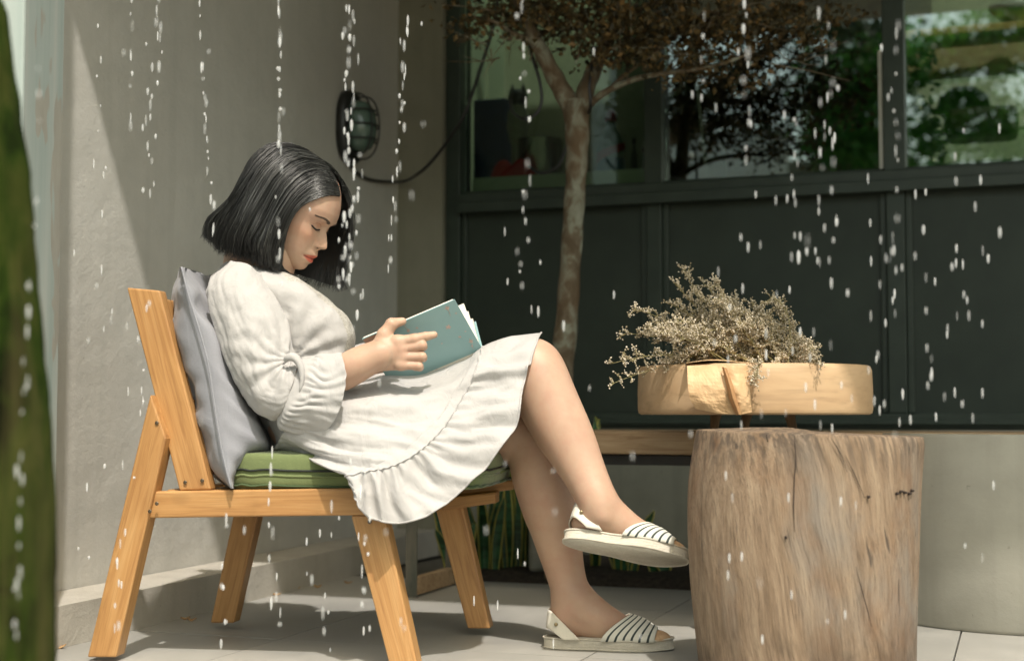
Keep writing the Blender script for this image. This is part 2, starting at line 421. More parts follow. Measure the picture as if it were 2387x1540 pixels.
# ================================================================ furniture
def board(name, px, P, N, th, m, parent=None, bev=.004, pts=None):
    """plank whose outline is surveyed in the plane (P, N); thickness th runs along N"""
    Q = pts if pts is not None else [onplane(x, y, P, N) for x, y in px]
    n = N.normalized()
    e = max(((Q[(i+1) % len(Q)] - Q[i]) for i in range(len(Q))), key=lambda v: v.length).normalized()
    f = n.cross(e).normalized(); c = sum(Q, Vector()) / len(Q)
    M = Matrix(((e.x, f.x, n.x, c.x), (e.y, f.y, n.y, c.y), (e.z, f.z, n.z, c.z), (0, 0, 0, 1)))
    Mi = M.inverted(); L = [Mi @ q for q in Q]; k = len(L)
    V = [(q.x, q.y, 0) for q in L] + [(q.x, q.y, th) for q in L]
    Fc = [tuple(range(k)), tuple(reversed(range(k, 2*k)))] + [(i, i+k, (i+1) % k + k, (i+1) % k) for i in range(k)]
    bm = bmesh.new(); bv = [bm.verts.new(v) for v in V]
    for f_ in Fc: bm.faces.new([bv[i] for i in f_])
    o = bmobj(name, bm, m, parent, M=M)
    if bev: mod_bevel(o, bev, 3)
    return o
# ---- the wooden chair
U = Vector((.986, -.165, 0)); Vv = Vector((.165, .986, 0))      # forward, across
CP = Vector((-.89, 3.08, 0)); CWD = .50                          # near side plane, width to far side
chair = empty('chair', CP + U*.33 + Vv*.25, 'orange varnished wooden armchair without arms that the woman sits on', 'chair')
cm = M_['chair']
NP = CP; FP = CP + Vv * (CWD - .045)
board('back_post', [(295,670),(372,677),(492,1141),(418,1143)], NP + Vv*.012, Vv, .035, cm, chair)
board('leg', [(350,918),(387,1022),(270,1531),(203,1531)], NP + Vv*-.012, Vv, .045, cm, chair)
board('side_rail', [(346,1145),(848,1137),(874,1200),(340,1207)], NP, Vv, .030, cm, chair)
lo = onplane(905, 1560, NP, Vv); 
board('leg', [(818,1201),(896,1201),(974,1556),(910,1560)], NP + Vv*.002, Vv, .048, cm, chair)
def fl(px): return [onplane(x, y, FP, Vv) for x, y in px]
board('leg', [(548,1180),(606,1180),(545,1451),(490,1451)], FP, Vv, .045, cm, chair)
board('leg', [(1008,1160),(1075,1160),(1143,1464),(1090,1464)], FP, Vv, .045, cm, chair)
# far side: rail and back post are copies of the near ones carried across
def across(px, dv): return [onplane(x, y, NP, Vv) + Vv*dv for x, y in px]
board('side_rail', None, NP, Vv, .030, cm, chair, pts=across([(346,1145),(893,1136),(893,1196),(340,1207)], CWD-.03))
board('back_post', None, NP, Vv, .035, cm, chair, pts=across([(295,670),(372,677),(492,1141),(418,1143)], CWD-.045))
# back slats between the posts
def back_pt(t, s):        # t 0 top..1 bottom, s across the board width 0..1
    a = onplane(295, 670, NP, Vv).lerp(onplane(418, 1143, NP, Vv), t); b = onplane(372, 677, NP, Vv).lerp(onplane(492, 1141, NP, Vv), t)
    return a.lerp(b, s)
for t0, t1 in ((.035, .19), (.30, .44), (.55, .69), (.80, .93)):
    q = [back_pt(t0, .45), back_pt(t0, .80), back_pt(t1, .80), back_pt(t1, .45)]
    board('back_slat', None, NP, Vv, CWD-.094, cm, chair, pts=[p + Vv*.048 for p in q])
# seat cross members
za = onplane(600, 1141, NP, Vv).z
fr_u = (onplane(850, 1170, NP, Vv) - NP).dot(U)
def crossbar(u0, u1, z0, z1, nm='cross_rail'):
    q = [NP + U*u0 + Vector((0,0,z0)), NP + U*u1 + Vector((0,0,z0)), NP + U*u1 + Vector((0,0,z1)), NP + U*u0 + Vector((0,0,z1))]
    return board(nm, None, NP, Vv, CWD-.064, cm, chair, pts=[p + Vv*.032 for p in q])
crossbar(.14, .17, za-.055, za-.003)
crossbar(fr_u-.03, fr_u, za-.058, za-.012)
q = [onplane(x, y, FP, Vv) for x, y in [(1040,1132),(1196,1118),(1196,1141),(1040,1158)]]
board('seat_front_rail', None, FP, Vv, .05, cm, chair, pts=q)
q = [onplane(x, y, FP - Vv*.03, Vv) for x, y in [(1030,1160),(1156,1146),(1156,1172),(1030,1190)]]
board('seat_front_rail', None, FP - Vv*.03, Vv, .05, cm, chair, pts=q)
for k in range(3):
    u0 = .22 + k*.12; crossbar(u0, u0+.06, za-.02, za-.002, 'seat_slat')
M_['screw'] = simple('screw_head', (.10,.075,.05), (.16,.12,.08), 60, .4, metallic=.6)
for (x, y, dv) in ((428,1124,.009),(468,1120,.009),(372,1172,-.014),(356,1190,-.014),(848,1170,-.003),(372,985,-.014),(862,1216,-.001)):
    p = onplane(x, y, NP, Vv) + Vv*dv
    lathe('screw', [(.002,-.001),(.0042,0),(.0042,.001),(.0012,.0006)], M_['screw'], chair, 12, M=Matrix.Translation(p) @ (-Vv).to_track_quat('Z', 'Y').to_matrix().to_4x4())
# ---- green seat cushion (rounded pad with piping and zip)
def cloth(name, c1, c2, weave=900, rough=.85, wr=.25, wscale=22, sheen=.15, sss=0):
    m, nt, b = newmat(name); b.inputs['Roughness'].default_value = rough; b.inputs['Specular IOR Level'].default_value = .2
    b.inputs['Sheen Weight'].default_value = sheen
    v = vec(nt); n = noi(nt, v, 5, 4); w1 = noi(nt, vec(nt, (1, 1, 6)), weave/6, 3, .6); w2 = noi(nt, vec(nt, (6, 6, 1)), weave/6, 3, .6)
    nt.links.new(mixc(nt, .5, ramp(nt, n, [(.3, c1), (.7, c2)]), ramp(nt, w1, [(.3, c1), (.7, c2)])), b.inputs['Base Color'])
    p = bump(nt, b, noi(nt, vec(nt, (1,1,.6)), wscale, 4, .55, .8), wr, .012)
    p = bump(nt, b, w1, .12, .0015, p); bump(nt, b, w2, .12, .0015, p)
    if sss:
        b.inputs['Subsurface Weight'].default_value = sss; b.inputs['Subsurface Radius'].default_value = (.02, .016, .012); b.inputs['Subsurface Scale'].default_value = .4
    return m
M_['green'] = cloth('green_canvas', (.125,.155,.062), (.175,.21,.09), wr=.35, wscale=10)
M_['pipe'] = cloth('green_piping', (.05,.08,.035), (.07,.10,.045))
M_['zip'] = simple('zip', (.012,.016,.012), None, 40, .6)
CM = Matrix(((U.x, Vv.x, 0, NP.x), (U.y, Vv.y, 0, NP.y), (0, 0, 1, 0), (0, 0, 0, 1)))
cu0 = (onplane(548, 1100, NP, Vv) - NP).dot(U) - .05; cu1 = (onplane(1198, 1095, FP, Vv) - NP).dot(U)
cz0 = za + .001; cz1 = onplane(700, 1057, NP, Vv).z
def pad(name, u0, u1, v0, v1, z0, z1, m, M, label=None, parent=None, rnd=.32, nu=60, nv=50, nz=12, puff=.012, wr=.003):
    V, Fc = [], []; cx_, cy_ = (u0+u1)/2, (v0+v1)/2; a, b = (u1-u0)/2, (v1-v0)/2; h = (z1-z0)/2; zc = (z0+z1)/2
    prof = []
    for j in range(nz+1):
        an = -math.pi/2 + math.pi*j/nz
        s = math.copysign(abs(math.sin(an))**.6, math.sin(an)); c = abs(math.cos(an))**.45
        prof.append((c, s))
    n = 120
    for j, (c, s) in enumerate(prof):
        for k in range(n):
            t = 2*math.pi*k/n; ct, st = math.cos(t), math.sin(t)
            ex = math.copysign(abs(ct)**.28, ct); ey = math.copysign(abs(st)**.28, st)
            inset = h*(1-c)*.55
            x = cx_ + ex*(a - inset); y = cy_ + ey*(b - inset); z = zc + h*s
            w = noise.noise(Vector((x*14, y*14, z*30)))*wr
            V.append((x + ex*w, y + ey*w, z + w*.7))
    for j in range(nz):
        for k in range(n): Fc.append((j*n+k, j*n+(k+1) % n, (j+1)*n+(k+1) % n, (j+1)*n+k))
    # domed top and bottom
    for top in (0, 1):
        base = nz*n if top else 0; prev = base
        for r in (.75, .5, .25):
            st_ = len(V)
            for k in range(n):
                x0, y0, z0_ = V[base+k]; x = cx_+(x0-cx_)*r; y = cy_+(y0-cy_)*r
                z = (z1 + puff*(1-r*r)*(1 if top else 0)) if top else z0
                V.append((x, y, z + noise.noise(Vector((x*10, y*10, 3)))*wr))
            for k in range(n):
                q = (prev+k, prev+(k+1) % n, st_+(k+1) % n, st_+k); Fc.append(q if top else tuple(reversed(q)))
            prev = st_
        V.append((cx_, cy_, z1+puff if top else z0)); ci = len(V)-1
        for k in range(n):
            q = (prev+k, prev+(k+1) % n, ci); Fc.append(q if top else tuple(reversed(q)))
    me = bpy.data.meshes.new(name); me.from_pydata(V, [], Fc); o = link(name, me, m, None, True); o.matrix_world = M
    if parent:
        o.parent = parent; bpy.context.view_layer.update(); o.matrix_parent_inverse = parent.matrix_world.inverted()
    return o
cush = empty('seat_cushion', NP + U*(cu0+cu1)/2 + Vv*.25 + Vector((0,0,cz0)), 'green canvas seat cushion with a zip, lying on the wooden chair', 'cushion')
pad('pad', cu0, cu1, .012, CWD+.0, cz0, cz1, M_['green'], CM, parent=cush)
def ringpts(u0, u1, v0, v1, z, n=120):
    cx_, cy_, a, b = (u0+u1)/2, (v0+v1)/2, (u1-u0)/2, (v1-v0)/2; L = []
    for k in range(n+1):
        t = 2*math.pi*k/n; ct, st = math.cos(t), math.sin(t)
        L.append(CM @ Vector((cx_+math.copysign(abs(ct)**.28, ct)*a, cy_+math.copysign(abs(st)**.28, st)*b, z+.0015*math.sin(k*1.1))))
    return L
zm = cz0 + (cz1-cz0)*.53
tube('zip', ringpts(cu0-.002, cu1+.002, .010, CWD+.002, zm), .0025, M_['zip'], cush, 6)
tube('piping', ringpts(cu0-.0, cu1+.0, .012, CWD+.0, zm-.012), .0032, M_['green'], cush, 6)
tube('piping', ringpts(cu0-.0, cu1+.0, .013, CWD-.001, zm-.033), .0026, M_['pipe'], cush, 6)
# ---- grey scatter cushion leaning on the chair back
M_['greycloth'] = cloth('grey_cotton', (.235,.238,.262), (.285,.288,.31), wr=.3, wscale=14)
seam = spline([(423,622),(440,690),(462,760),(484,840),(497,920),(509,1000),(522,1070),(539,1137)], 30)
lft = spline([(421,624),(402,680),(397,752),(412,830),(438,915),(458,1000),(482,1089),(537,1139)], 30)
rgt = spline([(425,624),(468,682),(512,760),(552,870),(590,950),(618,1005),(632,1054),(585,1078),(562,1105),(541,1139)], 30)
W0 = -.022; WW = .46; nv = 34; V, Fc = [], []
npx = len(seam)
for side in (0, 1):
    for i in range(npx):
        q = (lft, rgt)[side][i]; u = i/(npx-1)
        for j in range(nv):
            w = j/(nv-1); x = 2*w-1
            g = max(0, 1-abs(x)**3.2)**.5
            pin = 1 - .06*(1-abs(2*u-1)**2)*abs(x)**6      # edges pull in between the corners
            px_ = seam[i][0] + (q[0]-seam[i][0])*g; py_ = seam[i][1] + (q[1]-seam[i][1])*g
            vd = W0 + (w*WW); vd = W0+WW/2 + (vd-W0-WW/2)*pin; vr = min(vd, .15)
            P0 = onplane(px_, py_, NP + Vv*vr, Vv) - Vv*vr
            # parallax-free: same side profile carried across
            p = P0 + Vv*vd
            # corners pinch towards the seam line ends
            ed = math.exp(-((1-abs(x))/.10)) ; fold = math.sin(u*46 + 2.2*math.sin(u*11)+side*1.3) * .007 * math.exp(-(w/.25)**1.2) * (1 - (2*u-1)**8)
            nrm = (U*(1 if side else -1))
            wr = noise.noise(p*9)*.008 + noise.noise(p*24)*.003 + .016*((1-2*abs(noise.noise(Vector((u*7+w*2.5, w*3.5-u*2, 3+side)))))-.6)*math.exp(-w/.5) + .007*((1-2*abs(noise.noise(Vector((u*15-w*4, w*7, 9+side)))))-.6)
            p = p + nrm*((fold + wr)*min(1, g*1.8))
            V.append(p)
    b0 = side*npx*nv
    for i in range(npx-1):
        for j in range(nv-1):
            a = b0+i*nv+j; f = (a, a+1, a+nv+1, a+nv); Fc.append(f if side == 0 else tuple(reversed(f)))
scc = pyobj('scatter_cushion', V, Fc, M_['greycloth'], None, True)
bm = bmesh.new(); bm.from_mesh(scc.data); bmesh.ops.remove_doubles(bm, verts=bm.verts, dist=.0015); bmesh.ops.recalc_face_normals(bm, faces=bm.faces); bm.to_mesh(scc.data); bm.free()
ss = scc.modifiers.new('sub', 'SUBSURF'); ss.levels = 1; ss.render_levels = 1
tag(scc, 'grey cotton scatter cushion propped upright between the chair back and the woman', 'cushion')
sv, sf = tube_data([onplane(x, y, NP + Vv*(W0-.001), Vv) for x, y in seam], .0022, 6)
pyobj('seam', sv, sf, M_['greycloth'], scc, True)
# ---- bench
BO = onfloor(945, 1390); BM = frameM(BO)
bench = empty('bench', BO, 'long wooden bench on metal legs standing behind the woman before the dark panels', 'bench')
box('seat_plank', -.02, 1.9, 0, .34, .415, .478, M_['bench'], bench, BM, .005)
box('under_frame', 0, 1.88, .015, .32, .385, .413, M_['black'], bench, BM, .002)
for x in (0, 1.84):
    box('leg', x, x+.035, 0, .006, .0, .384, M_['metalleg'], bench, BM, .001)
    box('leg', x, x+.006, .007, .035, .0, .384, M_['metalleg'], bench, BM, .001)
    box('leg', x, x+.035, .30, .306, .0, .384, M_['metalleg'], bench, BM, .001)
    box('foot_board', x+.008, x+.035, .012, .296, .005, .055, M_['bench'], bench, BM, .002)
# ---- stump
def stump_mat():
    m, nt, b = newmat('weathered_trunk'); b.inputs['Roughness'].default_value = .8; b.inputs['Specular IOR Level'].default_value = .25
    tc = nd(nt, 'ShaderNodeTexCoord'); 
    # grain leans as it climbs: shear the object coordinates
    sx = nd(nt, 'ShaderNodeSeparateXYZ'); nt.links.new(tc.outputs['Object'], sx.inputs[0])
    mm = nd(nt, 'ShaderNodeMath', operation='MULTIPLY_ADD'); nt.links.new(sx.outputs[2], mm.inputs[0]); mm.inputs[1].default_value = .20; nt.links.new(sx.outputs[0], mm.inputs[2])
    wv = nd(nt, 'ShaderNodeTexNoise'); wv.inputs['Scale'].default_value = 3.2; wv.inputs['Detail'].default_value = 2; nt.links.new(tc.outputs['Object'], wv.inputs['Vector'])
    m2 = nd(nt, 'ShaderNodeMath', operation='MULTIPLY_ADD'); nt.links.new(wv.outputs['Fac'], m2.inputs[0]); m2.inputs[1].default_value = .07; nt.links.new(mm.outputs[0], m2.inputs[2])
    cb = nd(nt, 'ShaderNodeCombineXYZ'); nt.links.new(m2.outputs[0], cb.inputs[0]); nt.links.new(sx.outputs[1], cb.inputs[1]); nt.links.new(sx.outputs[2], cb.inputs[2])
    def g(s, z, sc, d=6, r=.6):
        mp = nd(nt, 'ShaderNodeMapping'); mp.inputs['Scale'].default_value = (s, s, z); nt.links.new(cb.outputs[0], mp.inputs[0])
        return noi(nt, mp.outputs[0], sc, d, r)
    fine = g(90, 3.0, 2.6, 7, .75); mid = g(24, 1.5, 2.0, 7, .7); blot = g(2.2, 1.1, 2.6, 5, .55); gap = g(30, 1.2, 2.4, 3, .5)
    c = ramp(nt, mid, [(.3, (.20,.135,.082)), (.5, (.31,.22,.145)), (.68, (.41,.305,.205))])
    c = mixc(nt, ramp(nt, blot, [(.52, (0,0,0)), (.68, (.62,.62,.62))]), c, (.26,.24,.21))
    c = mixc(nt, ramp(nt, g(3.2, 2.0, 2.1, 6, .6), [(.55, (0,0,0)), (.7, (.6,.6,.6))]), c, (.25,.135,.07))
    c = mixc(nt, ramp(nt, fine, [(.51, (0,0,0)), (.68, (.68,.68,.68))]), c, (.10,.07,.05))
    c = mixc(nt, ramp(nt, fine, [(.25, (.6,.6,.6)), (.42, (0,0,0))]), c, (.52,.41,.30))
    c = mixc(nt, ramp(nt, gap, [(.66, (0,0,0)), (.72, (.85,.85,.85))]), c, (.09,.07,.055))
    k = nd(nt, 'ShaderNodeTexVoronoi'); k.inputs['Scale'].default_value = 5.2; mp = nd(nt, 'ShaderNodeMapping'); mp.inputs['Scale'].default_value = (1, 1, .62); nt.links.new(cb.outputs[0], mp.inputs[0]); nt.links.new(mp.outputs[0], k.inputs['Vector'])
    c = mixc(nt, ramp(nt, k.outputs['Distance'], [(.03, (.8,.8,.8)), (.10, (0,0,0))]), c, (.20,.11,.06))
    sx2 = nd(nt, 'ShaderNodeSeparateXYZ'); nt.links.new(tc.outputs['Object'], sx2.inputs[0])
    low = nd(nt, 'ShaderNodeMapRange'); low.inputs[1].default_value = .02; low.inputs[2].default_value = .17; low.inputs[3].default_value = 1; low.inputs[4].default_value = 0; nt.links.new(sx2.outputs[2], low.inputs[0])
    st = nd(nt, 'ShaderNodeMath', operation='MULTIPLY'); nt.links.new(low.outputs[0], st.inputs[0]); nt.links.new(ramp(nt, g(6, 3, 2.2, 5, .6), [(.45, (0,0,0)), (.6, (.8,.8,.8))]), st.inputs[1])
    c = mixc(nt, st.outputs[0], c, (.085,.06,.04))
    tp = nd(nt, 'ShaderNodeMapRange'); tp.inputs[1].default_value = .40; tp.inputs[2].default_value = .49; nt.links.new(sx2.outputs[2], tp.inputs[0])
    t2 = nd(nt, 'ShaderNodeMath', operation='MULTIPLY'); nt.links.new(tp.outputs[0], t2.inputs[0]); nt.links.new(ramp(nt, g(38, 3, 2.4, 5, .6), [(.46, (0,0,0)), (.56, (.9,.9,.9))]), t2.inputs[1])
    c = mixc(nt, t2.outputs[0], c, (.11,.085,.065))
    nt.links.new(c, b.inputs['Base Color'])
    p = bump(nt, b, fine, 1.0, .005); p = bump(nt, b, mid, .5, .008, p); bump(nt, b, gap, -.35, .006, p)
    return m
M_['stump'] = stump_mat()
SY = 2.88
lp = spline([(1626,1004),(1621,1030),(1609,1120),(1606,1220),(1611,1330),(1620,1430),(1631,1540),(1640,1650)], 40)
rp = spline([(2144,1020),(2146,1040),(2140,1120),(2136,1230),(2133,1330),(2131,1430),(2130,1540),(2133,1650)], 40)
n = 160; V, Fc = [], []; rows = 0
cen0 = None
for i in range(40):
    a = at(lp[i][0], lp[i][1], SY); b = at(rp[i][0], rp[i][1], SY)
    c = (a+b)/2; rx = (b-a).x/2
    tz = (b.z-a.z)
    for k in range(n):
        t = 2*math.pi*k/n; ct, st = math.cos(t), math.sin(t)
        lean = tz*.5*ct
        d = 1 + .022*noise.noise(Vector((ct*1.8, st*1.8, c.z*2.6))) + .008*noise.noise(Vector((ct*5, st*5, c.z*5))) + .007*noise.noise(Vector((ct*14, st*14, c.z*1.2))) + .004*noise.noise(Vector((ct*40, st*40, c.z*2.5)))
        V.append((c.x + rx*ct*d, SY + rx*.97*st*d, c.z + lean))
for i in range(39):
    for k in range(n): Fc.append((i*n+k, (i+1)*n+k, (i+1)*n+(k+1) % n, i*n+(k+1) % n))
# top: eased rim then flat
for r, dz in ((.997, .0015), (.975, .003), (.5, .007), (.2, .007)):
    s0 = len(V); pr = s0 - n if r < .99 else 0
    for k in range(n):
        x, y, z = V[k]; V.append(((x-.0)*r + (1-r)*( (at(lp[0][0], 1010, SY).x+at(rp[0][0], 1010, SY).x)/2), SY+(y-SY)*r, z+dz+.0012*noise.noise(Vector((x*30, y*30, r)))))
    for k in range(n): Fc.append((pr+k, pr+(k+1) % n, s0+(k+1) % n, s0+k))
Fc.append(tuple(range(len(V)-n, len(V))))
V = [Vector(v) for v in V]
zmin = min(v.z for v in V)
for v in V:
    if v.z < .001: v.z = .001
stp = pyobj('log_stool', V, Fc, M_['stump'], None, True, loc=(at(1880,1200,SY).x, SY, 0))
bm = bmesh.new(); bm.from_mesh(stp.data); bmesh.ops.recalc_face_normals(bm, faces=bm.faces); bm.to_mesh(stp.data); bm.free()
tag(stp, 'upright section of weathered brown log used as a table in the right foreground', 'log stump')
M_['crack'] = simple('crack', (.03,.02,.015), None, 10, 1)
def onstump(px, py):
    d = ray(px, py); o = Vector((0,0,CAMH)); c = at(1877, py, SY); r = mpp(SY)*262
    # ray against upright ellipse
    A = d.x*d.x + d.y*d.y; B = 2*((o.x-c.x)*d.x + (o.y-SY)*d.y); C_ = (o.x-c.x)**2+(o.y-SY)**2-r*r
    s = (-B - math.sqrt(max(0, B*B-4*A*C_)))/(2*A); return o + d*s
for pts in ([(1852,1014),(1853,1040),(1856,1075),(1852,1110),(1850,1180),(1852,1240)], [(1786,1012),(1790,1030)], [(1936,1018),(1950,1040),(1962,1062),(1975,1100)], [(1995,1320),(2008,1370),(2022,1420),(2032,1460)], [(1970,1060),(1990,1100),(2016,1160)]):
    P = [onstump(x, y) + Vector((0, .001, 0)) for x, y in pts]
    o = tube('crack', P, [.0003]+[.0009]*(len(P)-2)+[.0003] if len(P) > 2 else .001, M_['crack'], stp, 5)
for (x, y) in ((2092,1150),(2101,1146),(2110,1147),(2121,1150),(2127,1143),(1832,1252),(2025,1158),(2172-20,1132)):
    if x > 2128: continue
    V, Fc = tube_data([onstump(x-2.5, y), onstump(x+2.5, y+random.uniform(-1.5, 1.5))], [.003, .0025], 7)
    pyobj('worm_hole', V, Fc, M_['crack'], stp, True)
# ---- round slab stool
KY = 3.56; kc = at(1758, 907, KY); kr = mpp(KY)*269*.997
def topz(px, py): return at(px, py, KY-kr*.0).z
z1 = at(1758, 848, KY-.20).z; z0 = at(1758, 966, KY-.2).z
slab = empty('slab_table', (kc.x, KY, 0), 'small round table with a thick pale wooden disc top carrying dried flowers', 'table')
prof = [(kr*.5, z0), (kr*.97, z0), (kr*.992, z0+.003), (kr, z0+.012), (kr*1.002, (z0+z1)/2), (kr*.996, z1-.012), (kr*.985, z1-.003), (kr*.97, z1), (kr*.5, z1)]
prof2 = []
for i in range(len(prof)-1):
    for s in range(3): prof2.append(tuple(prof[i][k]+(prof[i+1][k]-prof[i][k])*s/3 for k in (0, 1)))
prof2.append(prof[-1])
lathe('table_top', [(r, z-z0) for r, z in prof2], M_['slab'], slab, 96, loc=(kc.x, KY, z0), wob=lambda r, z, a: r*(1+.006*math.sin(2*a+1)+.004*math.sin(5*a)+.003*noise.noise(Vector((math.cos(a)*6, math.sin(a)*6, z*8)))))
M_['bark'] = simple('dark_bark', (.05,.032,.018), (.13,.085,.045), 30, .9, .6, .004, stretch=(1,1,.3))
for (x, yb, dx, dy) in ((1672, 965, -14, .02), (1745, 965, -20, .16), (1836, 965, 30, .0)):
    top = at(x, 955, KY+dy-.05); bot = at(x+dx*2, 1400, KY+dy*1.5-.08); bot = Vector((top.x + dx*3*mpp(KY), KY+dy*1.6-.08, 0.0))
    P = [top + Vector((0,0,.01)), top.lerp(bot, .12)+Vector((.004*(1 if dx > 0 else -1),0,0)), top.lerp(bot, .4)+Vector((.012,0,0)), top.lerp(bot, .75)+Vector((-.008,0,0)), bot+Vector((0,0,-.0))]
    P = [Vector(p) for p in spline(P, 14)]; P[-1].z = 0.002
    tube('leg', P, [.0125+.0025*math.sin(i*1.7) for i in range(14)], M_['bark'], slab, 10)
# ---- concrete drum planter
pr_ = .42; pc = Vector((1.355, 3.80, 0))
prof = [(pr_*.6, .0), (pr_*.985, 0), (pr_, .01), (pr_, .25), (pr_, .466), (pr_*.99, .476), (pr_*.9, .476), (pr_*.88, .46), (pr_*.88, .42), (pr_*.5, .42)]
drum = lathe('concrete_planter', prof, plaster('planter_concrete', (.36,.35,.30), (.25,.24,.2), (.33,.315,.26), .35), None, 96, loc=pc)
mod_bevel(drum, .002, 2); tag(drum, 'smooth round grey concrete drum standing behind the log stump at the right edge', 'planter')
# ---- bulkhead lamp on the grey wall
LW_n = E; lp0 = onplane(812, 300, WL, E)
k = mpp(lp0.y)
lamp = empty('wall_lamp', lp0, 'dark oval caged bulkhead lamp mounted on the grey wall above her head', 'lamp')
LM = Matrix(((D.x, 0, E.x, lp0.x - D.x*.02), (D.y, 0, E.y, lp0.y - D.y*.02), (0, 1, 0, lp0.z), (0, 0, 0, 1)))   # x along wall, y up, z out of wall
def oval(name, prof, m, parent, M, ax, ay, n=40):
    V, Fc = [], []
    for (r, z) in prof:
        for q in range(n):
            t = 2*math.pi*q/n; c_, s_ = math.cos(t), math.sin(t)
            V.append((ax*r*math.copysign(abs(c_)**.8, c_), ay*r*math.copysign(abs(s_)**.8, s_), z))
    for i in range(len(prof)-1):
        for q in range(n): Fc.append((i*n+q, i*n+(q+1) % n, (i+1)*n+(q+1) % n, (i+1)*n+q))
    Fc.append(tuple(reversed(range(n)))); Fc.append(tuple((len(prof)-1)*n+q for q in range(n)))
    me = bpy.data.meshes.new(name); me.from_pydata(V, [], Fc); o = link(name, me, m, None, True); o.matrix_world = M
    o.parent = parent; bpy.context.view_layer.update(); o.matrix_parent_inverse = parent.matrix_world.inverted(); return o
oval('backplate', [(.92, .0), (1, .006), (1, .03), (.9, .038)], M_['black'], lamp, LM, .085, .128)
def lampglass():
    m, nt, b = newmat('lamp_glass'); b.inputs['Base Color'].default_value = (.10,.15,.12,1); b.inputs['Roughness'].default_value = .15
    return m
oval('diffuser', [(.72, .038), (.72, .06), (.66, .085), (.5, .10), (.25, .108)], lampglass(), lamp, LM, .085, .125)
cage = []
for yy in (-.05, 0.0, .05):
    P = []
    for q in range(17):
        t = math.pi*q/16; ax = .074*math.sqrt(max(0, 1-(yy/.125)**2)); P.append(LM @ Vector((math.cos(t)*ax, yy, .036+.082*math.sin(t)**.7)))
    cage.append(tube('cage_bar', P, .0032, M_['black'], lamp, 6))
for xx in (-.03, .03):
    P = []
    for q in range(17):
        t = math.pi*q/16; P.append(LM @ Vector((xx, math.cos(t)*.112, .036+.08*math.sin(t)**.6)))
    tube('cage_bar', P, .0032, M_['black'], lamp, 6)
for yy in (.125, -.125):
    P = [LM @ Vector((x_*.045, yy*(1-.1*abs(x_)), .03)) for x_ in (-1, 0, 1)]
# cables
def cable(pts, r, label):
    P = [Vector(p) for p in spline([onplane(x, y, WL, E) + E*o if isinstance(o, float) and o < 1 else at(x, y, o) for x, y, o in pts], 60)]
    o = tube('cable', P, r, M_['black'], None, 6); tag(o, label, 'cable'); return o
cable([(800,372,.02),(822,400,.012),(860,420,.012),(920,424,.03),(975,405,5.15),(1010,372,5.1),(1050,320,5.05),(1085,262,5.0),(1120,160,5.0),(1150,60,5.0),(1170,-60,5.0)], .006, 'thin black cable looping from the wall lamp up across the window')
cable([(1234,-40,4.5),(1226,60,4.5),(1240,130,4.5),(1258,190,4.5),(1262,240,4.5),(1245,270,4.5),(1218,276,4.5),(1196,262,4.6),(1190,235,4.7)], .0055, 'black cable hanging in a loop left of the tree fork')
cable([(1380,150,4.42),(1374,200,4.40),(1376,250,4.42),(1362,280,4.6),(1330,310,4.7),(1318,350,4.7),(1298,390,4.7),(1262,404,4.72),(1232,388,4.75)], .0055, 'black cable drooping behind the tree trunk to the red cloth')
# ================================================================ tree in the bed
def treebark():
    m, nt, b = newmat('mottled_bark'); b.inputs['Roughness'].default_value = .85
    v = vec(nt, (1, 1, .6)); n = noi(nt, v, 26, 5, .55, .5); n2 = noi(nt, v, 9, 4)
    c = ramp(nt, n, [(.36, (.10,.070,.038)), (.47, (.15,.115,.072)), (.55, (.22,.215,.155)), (.68, (.30,.30,.23))])
    c = mixc(nt, ramp(nt, n2, [(.4, (0,0,0)), (.62, (.8,.8,.8))]), c, (.13,.08,.04))
    nt.links.new(c, b.inputs['Base Color']); bump(nt, b, n, .5, .006); return m
M_['treebark'] = treebark()
TY = 4.5
tree = empty('courtyard_tree', onplane(1318, 1350, Vector((0,TY,0)), Vector((0,1,0))), 'slim mottled tree with a forked trunk and small brown leaves before the windows', 'tree')
def limb(name, pts, parent=tree):
    """pts: (px, py, Y, width_px)"""
    A = [np.array(list(at(x, y, Y)) + [w*.5*mpp(Y)]) for x, y, Y, w in pts]; S = spline(A, len(pts)*5)
    P = [Vector(s[:3]) for s in S]; r = [max(.0015, s[3])*(1+.05*math.sin(i*1.3)) for i, s in enumerate(S)]
    V, Fc = tube_data(P, r, 14); return pyobj(name, V, Fc, M_['treebark'], parent, True)
limb('trunk', [(1300,1385,TY,66),(1306,1200,TY,60),(1305,1000,TY,58),(1308,880,TY,56),(1320,760,TY,54),(1328,640,TY,50),(1336,520,TY,50),(1342,420,TY,50),(1346,340,TY,54),(1344,270,TY,62),(1342,235,TY,60)])
limb('branch', [(1340,262,TY,52),(1318,225,TY,46),(1290,175,TY-.02,42),(1262,120,TY-.05,36),(1236,70,TY-.08,32),(1215,20,TY-.1,28),(1195,-50,TY-.15,24)])
limb('branch', [(1352,262,TY,48),(1364,215,TY,42),(1382,170,TY+.03,38),(1402,125,TY+.06,34),(1424,75,TY+.08,32),(1440,20,TY+.1,28),(1455,-50,TY+.1,24)])
limb('branch', [(1366,250,TY,20),(1400,222,TY-.03,17),(1440,200,TY-.06,15),(1490,182,TY-.1,13),(1545,172,TY-.14,12),(1600,166,TY-.18,10),(1680,150,TY-.2,8),(1760,120,TY-.2,6)])
limb('branch', [(1410,220,TY-.03,11),(1450,180,TY-.02,10),(1490,150,TY,8),(1530,120,TY,8),(1580,80,TY,7),(1640,30,TY,6)])
limb('branch', [(1250,100,TY-.06,16),(1200,80,TY-.1,12),(1150,50,TY-.12,9),(1100,40,TY-.15,6)])
